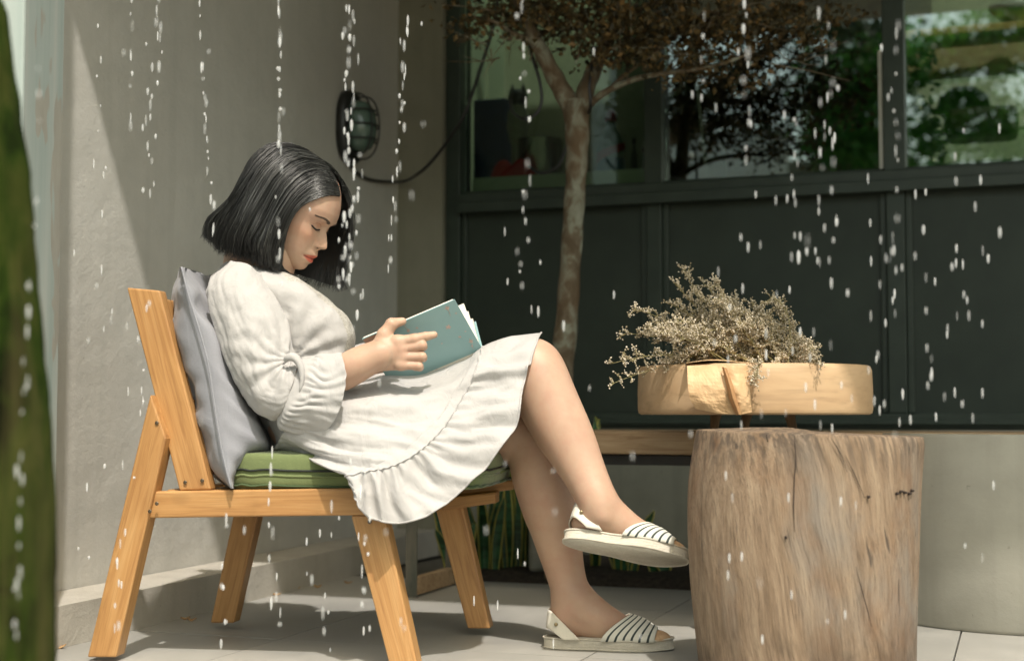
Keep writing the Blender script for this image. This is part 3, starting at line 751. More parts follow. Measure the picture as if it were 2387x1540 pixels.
limb('branch', [(1430,60,TY+.08,16),(1500,20,TY+.1,12),(1570,-10,TY+.12,10),(1650,-40,TY+.12,8)])
rl = random.Random(11)
def leafcloud(name, clusters, m, parent, size=(.015, .030), seed=1, droop=.5):
    """clusters: (px,py,Y, rx_px, ry_px, rY_m, count)"""
    r = random.Random(seed); V, Fc = [], []
    for (x, y, Y, rx, ry, rY, cnt) in clusters:
        made = 0; cnt = int(cnt*.40)
        while made < cnt:
            # twig: little run of leaves
            u = [r.gauss(0, .45) for _ in range(3)]
            c = at(x + u[0]*rx, y + u[1]*ry, Y + u[2]*rY)
            d = Vector((r.gauss(0, 1), r.gauss(0, 1), r.gauss(-.1, .7))).normalized()
            for q in range(r.randint(4, 9)):
                p = c + d*(.012*q) + Vector([r.gauss(0, .006) for _ in range(3)])
                a = Vector((r.gauss(0, 1), r.gauss(0, 1), r.gauss(-droop, .6))).normalized(); b = a.cross(Vector((r.gauss(0,1), r.gauss(0,1), r.gauss(0,1)))).normalized()
                L = r.uniform(*size); w = L*r.uniform(.28, .4); nrm = a.cross(b)*w*.5
                s = len(V); V += [p, p+a*L*.5+b*w+nrm, p+a*L, p+a*L*.5-b*w+nrm, p+a*L*.5]
                Fc += [(s, s+1, s+4), (s+1, s+2, s+4), (s+2, s+3, s+4), (s+3, s, s+4)]; made += 1
    o = pyobj(name, V, Fc, m, parent); tag(o, kind='stuff'); return o
def leafmat(name, stops, rough=.55, trans=.3):
    m, nt, b = newmat(name); b.inputs['Roughness'].default_value = rough
    g = nd(nt, 'ShaderNodeNewGeometry'); nt.links.new(ramp(nt, g.outputs['Random Per Island'], stops), b.inputs['Base Color'])
    if trans:
        t = nd(nt, 'ShaderNodeBsdfTranslucent'); nt.links.new(ramp(nt, g.outputs['Random Per Island'], stops), t.inputs[0])
        mx = nd(nt, 'ShaderNodeMixShader'); mx.inputs[0].default_value = trans; out = nt.nodes['Material Output']
        nt.links.new(b.outputs[0], mx.inputs[1]); nt.links.new(t.outputs[0], mx.inputs[2]); nt.links.new(mx.outputs[0], out.inputs[0])
    return m
M_['dryleaf'] = leafmat('dry_leaves', [(0, (.035,.028,.010)), (.45, (.075,.055,.018)), (.8, (.14,.095,.03)), (1, (.27,.16,.055))])
leafcloud('crown', [(1180,30,4.45,120,50,.2,900),(1120,60,4.4,60,40,.12,260),(1330,40,4.45,140,70,.3,2000),(1480,60,4.45,150,80,.3,2400),(1620,70,4.45,150,80,.3,2200),(1760,60,4.45,150,70,.3,1800),(1880,30,4.45,120,50,.2,700),(1450,130,4.4,110,30,.15,420),(1600,150,4.35,130,40,.15,550),(1250,20,4.4,90,40,.2,500),(1720,180,4.35,110,40,.12,280),(1330,-60,4.5,260,50,.4,1600),(1650,-60,4.5,260,50,.4,1600)], M_['dryleaf'], tree, seed=5)
# fine twigs of the crown
V, Fc = [], []; r = random.Random(21)
for i in range(150):
    x = r.uniform(1080, 1900); y = r.uniform(-60, 150); Y = r.uniform(4.25, 4.7)
    p = at(x, y, Y); dx = (x-1360)/520
    q = p + Vector((dx*.12+r.gauss(0,.06), r.gauss(0,.06), r.gauss(.03,.06)))
    tube_data([p, p.lerp(q, .5)+Vector((0,0,r.gauss(0,.012))), q], [.0022, .0016, .0008], 4, V, Fc, False)
tw = pyobj('twigs', V, Fc, M_['treebark'], tree); tag(tw, kind='stuff')
# ================================================================ snake plants in the bed
def snakemat():
    m, nt, b = newmat('snake_leaf'); b.inputs['Roughness'].default_value = .4
    at_ = nd(nt, 'ShaderNodeAttribute', attribute_name='edge'); v = vec(nt, (1,1,5)); n = noi(nt, v, 9, 4, .6, 1)
    g = ramp(nt, n, [(.4, (.010,.05,.015)), (.6, (.035,.13,.05))])
    c = mixc(nt, ramp(nt, at_.outputs['Fac'], [(.62, (0,0,0)), (.7, (1,1,1))]), g, (.40,.36,.07))
    nt.links.new(c, b.inputs['Base Color']); return m
M_['snake'] = snakemat()
def blade(p, h, lean, w, rz, parent, r):
    V, Fc, ed = [], [], []; n = 12; c_, s_ = math.cos(rz), math.sin(rz); side = Vector((c_, s_, 0)); fw = Vector((-s_, c_, 0))
    tw_ = r.uniform(-.6, .6)
    for i in range(n+1):
        t = i/n; ww = w*(.55+.45*math.sin(min(1, t*1.6)*math.pi/2)) * (1-t**4)**.7 + .0008
        c = p + Vector((lean.x*t*t, lean.y*t*t, h*t)); a = tw_*t; sd_ = side*math.cos(a)+fw*math.sin(a); fd = fw*math.cos(a)-side*math.sin(a)
        for k_, e in ((-1, 1), (-.6, .3), (0, 0), (.6, .3), (1, 1)):
            V.append(c + sd_*ww*k_ + fd*ww*.35*(1-k_*k_)); ed.append(e)
    for i in range(n):
        for k_ in range(4): a = i*5+k_; Fc.append((a, a+1, a+6, a+5))
    o = pyobj('leaf', V, Fc, M_['snake'], parent, True, None)
    at_ = o.data.attributes.new('edge', 'FLOAT', 'POINT'); at_.data.foreach_set('value', ed)
    s = o.modifiers.new('solid', 'SOLIDIFY'); s.thickness = .003; return o
def snake(px, py, n, hmax, label, seed, spread=.05, lz=.12, hmin=.5):
    g = onfloor(px, py); r = random.Random(seed)
    e = empty('snake_plant', g, label, 'plant', 'snake plants in the bed behind the bench')
    for i in range(n):
        a = r.uniform(0, 6.28); q = g + Vector((math.cos(a)*spread*r.random(), math.sin(a)*spread*r.random(), 0))
        blade(q, hmax*r.uniform(hmin, 1), Vector((math.cos(a)*lz*r.random(), math.sin(a)*lz*.5*r.random(), 0)), r.uniform(.016, .026), r.uniform(-.7, .7), e, r)
snake(1140, 1340, 8, .34, 'broad clump of snake plant with yellow edged leaves right of the front chair leg', 1, .07, .06, .7)
snake(1210, 1338, 6, .42, 'upright snake plant with bright yellow margins just left of the planted calf', 2, .05, .05, .75)
snake(1075, 1350, 5, .30, 'dark green snake plant partly hidden behind the front chair leg', 3, .05, .06)
snake(1455, 1348, 7, .24, 'low snake plant whose leaves splay out beneath the raised sandal', 4, .05, .16, .4)
snake(1385, 1338, 3, .56, 'tall thin snake plant leaves rising beside the raised shin', 6, .03, .05, .7)
snake(1545, 1352, 3, .16, 'small snake plant seedling under the toe of the raised sandal', 8, .03, .12)
rk = random.Random(4)
cr_ = at(1265, 1300, 4.62)
glassj = box('glass_jar', -.045, .045, -.045, .045, 0, .16, simple('dusty_glass', (.26,.27,.22), (.36,.36,.3), 14, .25), None, Matrix.Translation(Vector((cr_.x, 4.62, .02))), .012)
tag(glassj, 'small dusty glass jar standing in the bed behind the planted ankle', 'jar')
# ================================================================ dried flowers in kraft paper
fl_ = empty('flower_bunch', at(1740, 850, KY), 'bunch of pale dried statice lying in kraft paper on the round table', 'flowers')
M_['stem'] = simple('flower_stem', (.20,.17,.07), (.30,.26,.12), 40, .8)
M_['bud'] = leafmat('flower_buds', [(0, (.24,.19,.10)), (.35, (.42,.35,.23)), (.7, (.58,.50,.37)), (1, (.72,.64,.52))], .8, 0)
r = random.Random(8)
env = [(1430,893),(1430,846),(1459,778),(1483,720),(1520,745),(1570,712),(1575,664),(1596,630),(1640,660),(1668,656),(1714,698),(1753,710),(1797,694),(1821,711),(1846,765),(1890,813),(1912,846)]
SV, SF, BV, BF = [], [], [], []
def bud(p, d, L):
    a = d.cross(Vector((.3, .5, .8))).normalized()*L*.42; b = d.cross(a).normalized()*L*.42; s = len(BV)
    BV.extend([p, p+d*L*.45+a, p+d*L*.45+b, p+d*L*.45-a, p+d*L*.45-b, p+d*L])
    for k_ in range(4): BF.append((s, s+1+k_, s+1+(k_+1) % 4)); BF.append((s+5, s+1+(k_+1) % 4, s+1+k_))
def sprig(p, d, L, n):
    """a branchlet set with buds"""
    q = p; dd = d.copy(); P = [p]
    for i in range(n):
        dd = (dd + Vector((r.gauss(0,.16), r.gauss(0,.16), r.gauss(.03,.16)))).normalized(); q = q + dd*(L/n); P.append(q)
        for _ in range(2 if i > 0 else 1):
            bd = (dd*r.uniform(.3, 1) + Vector((r.gauss(0,.6), r.gauss(0,.6), r.gauss(.3,.5)))).normalized(); bud(q + bd*.001, bd, r.uniform(.0034, .0062))
            if r.random() < .45: bud(q + bd*.007, (bd+Vector((r.gauss(0,.4), 0, r.gauss(0,.4)))).normalized(), r.uniform(.004, .0065))
    tube_data(P, [.0009]*(len(P)-1)+[.0004], 4, SV, SF, False)
def stem(base, tip, dens=1.0):
    mid = base.lerp(tip, .5) + Vector((r.gauss(0,.01), r.gauss(0,.015), .03 + r.gauss(0,.012)))
    P = [base.lerp(mid, .0)]; N = 14
    for i in range(1, N+1):
        t = i/N; P.append(base*(1-t)**2 + mid*2*t*(1-t) + tip*t*t)
    tube_data(P, [.0016*(1-.65*i/N) for i in range(N+1)], 5, SV, SF, False)
    L = (tip-base).length
    for i in range(3, N+1):
        t = i/N; d = (P[i]-P[i-1]).normalized()
        for _ in range(int(3*dens) if t < .85 else 2):
            sd = (d*r.uniform(.5, 1.2) + Vector((r.gauss(0,.55), r.gauss(0,.55), r.gauss(.1,.55)))).normalized()
            sprig(P[i], sd, r.uniform(.018, .045)*(1.15-.6*t), r.randint(4, 7))
bc = [(1650,852),(1700,856),(1740,854),(1800,850),(1860,850)]
for (x, y) in env:
    bx, by = bc[2] if x > 1600 else bc[1]
    if x > 1790: bx, by = 1850, 848
    stem(at(bx + r.uniform(-25, 25), 846, KY + r.uniform(-.12, -.02)), at(x, y, KY + r.uniform(-.20, -.02)) if y < 800 else at(x, y, KY-.28), .9)
for i in range(46):
    x = r.uniform(1490, 1890); 
    top = np.interp(x, [1490,1560,1600,1670,1740,1800,1840,1890], [770,735,690,690,725,725,770,820])
    y = r.uniform(top, 848); bx = np.interp(x, [1490, 1700, 1890], [1690, 1790, 1868])
    stem(at(bx + r.uniform(-30, 30), 846, KY - r.uniform(.0, .22)), at(x, y, KY - r.uniform(.02, .27)), 1.1)
# a curling sprig above the right end and a few that spill over the slab face
P = [at(x, y, KY-.15) for x, y in ((1835,850),(1842,800),(1838,740),(1822,708),(1800,696),(1782,708))]
P = [Vector(p) for p in spline(P, 20)]; tube_data(P, .0013, 5, SV, SF, False)
for i in range(9, 20): sprig(P[i], Vector((r.gauss(-.4,.4), r.gauss(0,.4), r.gauss(-.4,.4))).normalized(), .02, 4)
for (x0, x1, y1) in ((1775,1752,888),):
    stem(at(x0, 846, KY-.27), at(x1, y1, KY-.31), .35)
pyobj('stems', SV, SF, M_['stem'], fl_); b_ = pyobj('buds', BV, BF, M_['bud'], fl_); tag(b_, kind='stuff')
M_['kraft'] = None
def kraft():
    m, nt, b = newmat('kraft_paper'); b.inputs['Roughness'].default_value = .65
    n = noi(nt, vec(nt), 16, 6, .6, .6); nt.links.new(ramp(nt, n, [(.3, (.54,.34,.17)), (.7, (.66,.45,.25))]), b.inputs['Base Color'])
    vo = nd(nt, 'ShaderNodeTexVoronoi', feature='F1'); vo.inputs['Scale'].default_value = 26; nt.links.new(vec(nt, (1,1,.7)), vo.inputs['Vector'])
    p = bump(nt, b, n, .5, .01); bump(nt, b, vo.outputs['Distance'], .35, .008, p); return m
M_['kraft'] = kraft()
def sheet(name, rows, m, parent, n=18, th=.0012, amp=.004):
    G = []
    for rw in rows: G.append([np.array(v) for v in spline([at(*p) for p in rw], n)])
    Q = []
    for j in range(n): Q.append(spline([g[j] for g in G], n))
    V = []
    for j in range(n):
        for i in range(n):
            v = Vector(Q[j][i]); v.y += amp*noise.noise(v*32) + amp*.6*noise.noise(v*70); V.append(v)
    Fc = [(j*n+i, j*n+i+1, (j+1)*n+i+1, (j+1)*n+i) for j in range(n-1) for i in range(n-1)]
    o = pyobj(name, V, Fc, m, parent, False); s = o.modifiers.new('solid', 'SOLIDIFY'); s.thickness = th; return o
fy = KY - kr - .012
sheet('paper_wrap', [[(1602,852,fy+.03),(1650,850,fy+.012),(1698,852,fy-.01)],[(1603,892,fy-.004),(1652,895,fy-.016),(1703,890,fy-.018)],[(1608,928,fy-.004),(1658,930,fy-.02),(1712,925,fy-.012)],[(1622,952,fy+.004),(1668,962,fy-.006),(1722,966,fy)]], M_['kraft'], fl_)
sheet('paper_wrap', [[(1684,850,fy+.0),(1712,852,fy-.01),(1742,852,fy)],[(1693,885,fy-.010),(1718,890,fy-.018),(1746,888,fy-.002)],[(1705,920,fy-.012),(1726,925,fy-.02),(1750,925,fy-.004)],[(1716,967,fy-.004),(1734,964,fy-.008),(1752,960,fy)]], M_['kraft'], fl_)
sheet('paper_fold', [[(1683,855,fy-.016),(1688,856,fy-.03),(1694,858,fy-.016)],[(1692,892,fy-.02),(1700,892,fy-.036),(1708,894,fy-.02)],[(1700,930,fy-.02),(1710,930,fy-.034),(1718,932,fy-.018)],[(1716,966,fy-.006),(1722,966,fy-.014),(1727,966,fy-.006)]], simple('kraft_inside', (.40,.21,.09), (.48,.27,.12), 30, .7), fl_, 10)
sheet('paper_wrap', [[(1600,846,fy+.05),(1660,840,fy+.05),(1750,846,fy+.05)],[(1602,848,fy+.12),(1665,838,fy+.12),(1752,848,fy+.12)],[(1640,848,fy+.2),(1690,842,fy+.2),(1760,848,fy+.2)]], M_['kraft'], fl_, 10)
# ================================================================ foreground mossy trunk
def mossmat():
    m, nt, b = newmat('mossy_trunk'); b.inputs['Roughness'].default_value = .95; b.inputs['Specular IOR Level'].default_value = .08
    v = vec(nt, (1, 1, .35)); n = noi(nt, v, 14, 5, .6, .5); g = noi(nt, vec(nt, (22, 22, .6)), 1.3, 4)
    c = ramp(nt, n, [(.38, (.003,.005,.001)), (.5, (.016,.030,.003)), (.62, (.040,.046,.009))])
    c = mixc(nt, ramp(nt, g, [(.5, (0,0,0)), (.7, (.7,.7,.7))]), c, (.07,.06,.022))
    nt.links.new(c, b.inputs['Base Color']); bump(nt, b, n, .6, .01); return m
MY = 1.75
edge = [(-30,-60),(-4,20),(14,90),(30,190),(44,300),(56,420),(66,540),(77,660),(90,780),(102,900),(112,1020),(119,1140),(121,1260),(122,1400),(122,1560),(122,1900)]
S = spline([at(x, y, MY) for x, y in edge], 60); V, Fc = [], []; n = 32
for i, s in enumerate(S):
    rr = .055 + .02*(1-i/59.) 
    for k_ in range(n):
        a = 2*math.pi*k_/n; rib = 1 + .07*noise.noise(Vector((math.cos(a)*4, math.sin(a)*4, i*.35))) + .05*math.sin(a*5+.4*math.sin(i*.2)) + .05*noise.noise(Vector((math.cos(a)*2, math.sin(a)*2, i*.12)))
        V.append((s[0]-rr + rr*rib*math.cos(a), MY + rr*rib*math.sin(a), max(0, s[2])))
for i in range(59):
    for k_ in range(n): Fc.append((i*n+k_, (i+1)*n+k_, (i+1)*n+(k_+1) % n, i*n+(k_+1) % n))
Fc.append(tuple(range(n)))
mt = pyobj('mossy_trunk', V, Fc, mossmat(), None, True, loc=(S[-1][0]-.05, MY, 0))
bm = bmesh.new(); bm.from_mesh(mt.data); bmesh.ops.recalc_face_normals(bm, faces=bm.faces); bm.to_mesh(mt.data); bm.free()
tag(mt, 'blurred mossy green trunk close to the camera at the left edge', 'tree')
# ================================================================ things behind the first window
def wloc(px, py, off): return loc_on(px, py, off)
def WP(x, y, z): return WM @ Vector((x, y, z))
sh = box('window_shelf', x_p[1]+.02, x_p[2]-.01, .06, .47, zs+.012, zs+.030, simple('pale_shelf', (.42,.44,.36), (.5,.5,.42), 8, .6), None, WM, .002); tag(sh, 'pale shelf board inside the first window carrying the kitchen things', 'shelf')
lipz = loc_on(1300, 404, .05)[1]
ft = box('shelf_front', x_p[1]+.02, x_p[2]-.01, .05, .058, zs+.012, lipz, simple('pale_front', (.74,.75,.66), (.8,.8,.72), 8, .6), sh, WM, .002)
zt = zs+.031
def item_x(px, off): return wloc(px, 400, off)[0]
def item_z(px, py, off): return wloc(px, py, off)[1]
x0, x1 = item_x(1112, .3), item_x(1187, .3)
nb = box('navy_box', x0, x1, .26, .40, zt, item_z(1150, 236, .3), simple('navy_card', (.04,.065,.17), (.055,.085,.22), 30, .6), None, WM, .004); tag(nb, 'tall navy blue carton at the left end of the window shelf', 'box')
# figurine: a small seated cat with raised ears, white bib
fx = item_x(1207, .22)
fig = empty('cat_figurine', WP(fx, .22, zt), 'small dark cat figurine with a white chest beside the navy carton', 'figurine')
ztop = item_z(1205, 205, .22); hgt = ztop - zt
dk = simple('figurine_dark', (.03,.03,.035), (.07,.065,.06), 30, .4); wt = simple('figurine_pale', (.42,.40,.33), (.55,.52,.42), 30, .5)
pf = [(.005,0),(.05,0),(.052,.01),(.03,.03),(.026,.30*hgt),(.026,.45*hgt),(.034,.52*hgt),(.043,.62*hgt),(.040,.75*hgt),(.026,.83*hgt),(.020,.86*hgt)]
lathe('body', pf, wt, fig, 20, loc=WP(fx, .22, zt))
hd = [(.002,-.038),(.022,-.032),(.036,-.015),(.040,.003),(.034,.020),(.02,.032),(.003,.037)]
lathe('head', hd, dk, fig, 20, loc=WP(fx, .22, zt+.90*hgt))
for sx_ in (-1, 1):
    c = WP(fx+sx_*.022, .22, zt+.93*hgt)
    lathe('ear', [(.016,0),(.011,.02),(.001,.045)], dk, fig, 8, loc=c)
px_ = item_x(1258, .25)
pot = empty('steel_pot', WP(px_, .25, zt), 'round steel cooking pot on the window shelf left of the tree trunk', 'pot')
pR = (item_x(1312, .25)-item_x(1206, .25))/2*.97; ph = item_z(1250, 328, .25)-zt
lathe('pot_body', [(pR*.2,0),(pR*.95,0),(pR,.008),(pR,ph-.004),(pR*1.03,ph),(pR*.97,ph),(pR*.96,ph-.01),(pR*.96,.01),(pR*.2,.01)], M_['steel'], pot, 40, loc=WP(px_, .25, zt))
tube('handle', [WP(px_-pR*.98, .25, zt+ph*.7), WP(px_-pR*1.22, .24, zt+ph*.74), WP(px_-pR*1.22, .24, zt+ph*.6), WP(px_-pR*.98, .25, zt+ph*.6)], .003, M_['black'], pot, 6)
# red cloth heap
rx0, rx1 = item_x(1143, .10), item_x(1247, .10); rzt = item_z(1195, 371, .10)
V, Fc = [], []; n = 40
for j in range(14):
    ph_ = j/13*math.pi/2
    for k_ in range(n):
        a = 2*math.pi*k_/n; w = 1+.10*noise.noise(Vector((math.cos(a)*2, math.sin(a)*2, j*.2)))
        x = (rx0+rx1)/2 + (rx1-rx0)/2*math.cos(ph_)**.5*math.cos(a)*w; y = .10+.035*math.cos(ph_)**.5*math.sin(a)*w
        z = zt + (rzt-zt)*(math.sin(ph_)**.8)*(1-.22*math.exp(-((x-(rx0+rx1)/2-.0)/.02)**2)) + .004*noise.noise(Vector((x*60, y*60, 0)))
        V.append(WP(x, y, z))
for j in range(13):
    for k_ in range(n): Fc.append((j*n+k_, j*n+(k_+1) % n, (j+1)*n+(k_+1) % n, (j+1)*n+k_))
rc = pyobj('red_cap', V, Fc, simple('red_cloth', (.62,.015,.02), (.72,.025,.03), 20, .8), None, True, loc=WP((rx0+rx1)/2, .1, zt)); tag(rc, 'crumpled bright red cloth cap lying on the window shelf before the pot', 'cap')
# spray bottle
bx = item_x(1424, .16); bz = lambda py: item_z(1424, py, .16) - zt
sb = empty('detergent_bottle', WP(bx, .16, zt), 'bottle of blue liquid with a red cap and red label right of the trunk', 'bottle')
br = (item_x(1455, .16)-item_x(1393, .16))/2
def clearm(name, c, tr=.5):
    m, nt, b = newmat(name); b.inputs['Base Color'].default_value = c + (1,); b.inputs['Roughness'].default_value = .15; b.inputs['Transmission Weight'].default_value = tr; return m
lathe('bottle_body', [(br*.3,0),(br*.95,0),(br,.006),(br,bz(345)),(br*.8,bz(318)),(br*.45,bz(300)),(br*.3,bz(290)),(br*.3,bz(283))], clearm('clear_plastic', (.42,.52,.44), .3), sb, 28, loc=WP(bx, .16, zt))
lathe('liquid', [(br*.5,.002),(br*1.015,.004),(br*1.02,bz(372)),(br*.9,bz(371))], simple('blue_liquid', (.07,.20,.34), (.09,.26,.42), 20, .3), sb, 28, loc=WP(bx, .16, zt))
lathe('cap', [(br*.2,bz(284)),(br*.42,bz(284)),(br*.45,bz(272)),(br*.3,bz(262)),(br*.2,bz(256))], simple('red_plastic', (.42,.015,.02), None, 20, .4), sb, 20, loc=WP(bx, .16, zt))
V, Fc = [], []
for i in range(17):
    a = math.pi + math.pi*i/16; u_ = i/16
    lo_, hi_ = bz(392)+(bz(350)-bz(392))*u_, bz(365)+(bz(334)-bz(365))*u_
    for z_ in (lo_, hi_): V.append(WP(bx+br*1.04*math.cos(a), .16+br*1.04*math.sin(a), zt+z_))
for i in range(16): Fc.append((2*i, 2*i+2, 2*i+3, 2*i+1))
lb = pyobj('label', V, Fc, simple('red_label', (.50,.02,.02), (.55,.05,.04), 60, .5), sb, True)
def bottle(px, ytop, r_, off, c, label, name='small_bottle'):
    x = item_x(px, off); h = item_z(px, ytop, off)-zt; e = empty(name, WP(x, off, zt), label, 'bottle')
    lathe('body', [(r_*.4,0),(r_,0),(r_,h*.62),(r_*.45,h*.76),(r_*.38,h*.86)], c, e, 18, loc=WP(x, off, zt)); lathe('cap', [(r_*.45,h*.86),(r_*.5,h*.87),(r_*.5,h),(r_*.3,h)], M_['black'], e, 14, loc=WP(x, off, zt))
bottle(1478, 322, .013, .14, simple('dark_bottle', (.04,.045,.035), (.07,.07,.05), 20, .3), 'dark slim bottle with a black cap at the right end of the window shelf')
bottle(1499, 345, .009, .12, clearm('pale_bottle', (.35,.42,.36), .3), 'smaller pale bottle squeezed against the dark post right of the others')
bottle(1368, 330, .011, .2, simple('brown_bottle', (.06,.04,.02), (.09,.06,.03), 20, .3), 'slim brown bottle just right of the tree trunk on the shelf')
tn = box('tin', item_x(1326, .2), item_x(1346, .2), .18, .24, zt, item_z(1330, 345, .2), M_['steel'], None, WM, .003); tag(tn, 'narrow metal tin mostly hidden behind the tree trunk on the shelf', 'tin')
# ---- room behind the third window: wall shelf with bowl, low sofa, striped mat counter
def rbox(name, px0, px1, y0, y1, py0, py1, m, label=None, cat=None, parent=None, bev=.004):
    xa = loc_on(px0, 300, y0)[0]; xb = loc_on(px1, 300, y0)[0]; pm = (px0+px1)/2
    z1_ = loc_on(pm, py0, y0)[1]; z0_ = loc_on(pm, py1, y0)[1]
    o = box(name, xa, xb, y0, y1, z0_, z1_, m, parent, WM, bev)
    if label: tag(o, label, cat)
    return o
M_['shelfwood'] = wood('shelf_wood', (.35,.19,.06), (.5,.30,.11), (.6,.38,.15), 1, .6)
rbox('wall_shelf', 2112, 2560, .55, .75, 52, 72, M_['shelfwood'], 'orange wooden shelf seen through the right hand window', 'shelf')
rbox('wall_board', 2112, 2560, .80, .84, 90, 170, M_['bench'], 'wide brown board on the room wall below the orange shelf', 'board')
rbox('daylight_sheet', 2112, 2560, 1.3, 1.34, 185, 300, M_['roompale'], 'pale panel standing in for daylight at the back of the room in the right hand window', 'panel')  # pale colour stands in for bright daylight at the back
bx_ = loc_on(2365, 30, .62); 
lathe('bowl', [(.02,0),(.04,0),(.075,.03),(.095,.062),(.088,.062),(.06,.03),(.02,.012)], simple('bowl_glaze', (.34,.40,.34), (.4,.46,.4), 10, .4), None, 28, loc=WP(bx_[0], .63, loc_on(2330, 51, .6)[1]))
tag(bpy.data.objects['bowl'], 'pale green bowl standing on the orange shelf in the right window', 'bowl')
rbox('pillow_bench', 2200, 2375, .6, .8, 245, 315, simple('brown_leather', (.045,.018,.012), (.08,.03,.02), 9, .5), 'dark red brown seat back seen low in the right hand window', 'seat', bev=.03)
cb_ = loc_on(2245, 240, .75)
lathe('round_pouf', [(.02,-.06),(.075,-.055),(.10,-.01),(.09,.03),(.05,.06),(.005,.068)], simple('dark_felt', (.03,.035,.028), None, 20, .9), None, 28, loc=WP(cb_[0], .78, cb_[1]))
tag(bpy.data.objects['round_pouf'], 'dark rounded cushion on the seat back in the right hand window', 'cushion')
cnt = empty('slatted_counter', WP(2.2, .3, zs), 'pale grey slatted counter top inside the right hand window', 'counter')
for i in range(7):
    box('slat', x_p[5]+.01, XE-.12, .06+i*.062, .112+i*.062, zs+.012+i*.012, zs+.024+i*.012, simple('grey_slat', (.17,.19,.15), (.22,.23,.19), 10, .6) if i == 0 else bpy.data.materials['grey_slat'], cnt, WM, .002)
# indoor foliage between
gp = empty('indoor_plant', WP(loc_on(2160, 300, .5)[0], .5, zs), 'bushy green pot plant behind the left part of the right hand window', 'plant')
M_['greenleaf'] = leafmat('green_leaves', [(0, (.012,.05,.010)), (.5, (.03,.11,.02)), (1, (.07,.19,.04))], .45, .35)
def wleaf(name, cl, m, parent, size, seed):
    r = random.Random(seed); V, Fc = [], []
    for (px, py, off, rx, ry, ro, cnt) in cl:
        for i in range(cnt):
            x, z = loc_on(px + r.gauss(0,.5)*rx, py + r.gauss(0,.5)*ry, off); p = WP(x, off + r.uniform(-ro, ro), z)
            a = Vector((r.gauss(0,1), r.gauss(0,1), r.gauss(0,.7))).normalized(); b = a.cross(Vector((r.gauss(0,1), r.gauss(0,1), r.gauss(0,1)))).normalized(); L = r.uniform(*size); w = L*.35
            s = len(V); V += [p, p+a*L*.5+b*w, p+a*L, p+a*L*.5-b*w]; Fc.append((s, s+1, s+2, s+3))
    return tag(pyobj(name, V, Fc, m, parent), kind='stuff')
wleaf('foliage', [(2160,310,.5,40,70,.15,420),(2145,150,.5,30,70,.15,160)], M_['greenleaf'], gp, (.02,.045), 3)
lathe('pot', [(.03,0),(.05,0),(.065,.08),(.06,.08)], M_['steel'], gp, 20, loc=WP(loc_on(2160, 300, .5)[0], .5, zs+.04))
# ================================================================ garden behind the camera, seen mirrored in the panes
PN = -D                                               # pane normal, towards the yard
P0 = CORNER + D*.03
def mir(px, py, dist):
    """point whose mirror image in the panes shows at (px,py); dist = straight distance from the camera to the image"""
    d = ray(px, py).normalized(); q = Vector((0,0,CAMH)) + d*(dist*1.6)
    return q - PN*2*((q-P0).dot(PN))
def quadwall(name, px0, px1, pytop, dist, m, label, cat, th=.2):
    a = mir(px0, pytop, dist); b = mir(px1, pytop, dist); e = (b-a); e.z = 0; L = e.length; e.normalize(); f = Vector((-e.y, e.x, 0))
    M = Matrix(((e.x, f.x, 0, a.x), (e.y, f.y, 0, a.y), (0, 0, 1, 0), (0, 0, 0, 1)))
    o = box(name, 0, L, 0, th, 0, a.z, m, None, M, .01); return tag(o, label, cat)
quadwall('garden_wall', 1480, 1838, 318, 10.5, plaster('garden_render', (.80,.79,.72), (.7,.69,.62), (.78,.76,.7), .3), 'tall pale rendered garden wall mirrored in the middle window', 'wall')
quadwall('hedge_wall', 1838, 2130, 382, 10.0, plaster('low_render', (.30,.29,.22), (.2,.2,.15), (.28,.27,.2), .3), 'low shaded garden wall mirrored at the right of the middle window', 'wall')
def mtree(name, base, trunk, cl, m, label, seed, size=(.03,.07)):
    e = empty(name, base, label, 'tree')
    for pts in trunk:
        A = [np.array(list(mir(x, y, dd)) + [w]) for x, y, dd, w in pts]; S = spline(A, 16)
        V, Fc = tube_data([Vector(s[:3]) for s in S], [s[3]*1.6 for s in S], 8); pyobj('trunk', V, Fc, M_['bark'], e, True)
    r = random.Random(seed); V, Fc = [], []
    for (px, py, dd, rx, ry, rd, cnt) in cl:
        for i in range(cnt):
            p = mir(px + r.gauss(0,.5)*rx, py + r.gauss(0,.5)*ry, dd + r.uniform(-rd, rd)*1.3)
            a = Vector((r.gauss(0,1), r.gauss(0,1), r.gauss(0,.7))).normalized(); b = a.cross(Vector((r.gauss(0,1), r.gauss(0,1), r.gauss(0,1)))).normalized(); L = r.uniform(*size)*1.5; w = L*.36
            s = len(V); V += [p, p+a*L*.5+b*w, p+a*L, p+a*L*.5-b*w]; Fc.append((s, s+1, s+2, s+3))
    tag(pyobj('crown', V, Fc, m, e), kind='stuff'); return e
b_ = mir(1500, 400, 8.6); 
M_['darkleaf'] = leafmat('dark_leaves', [(0, (.015,.03,.010)), (.6, (.03,.055,.015)), (1, (.06,.09,.02))], .5, .15)
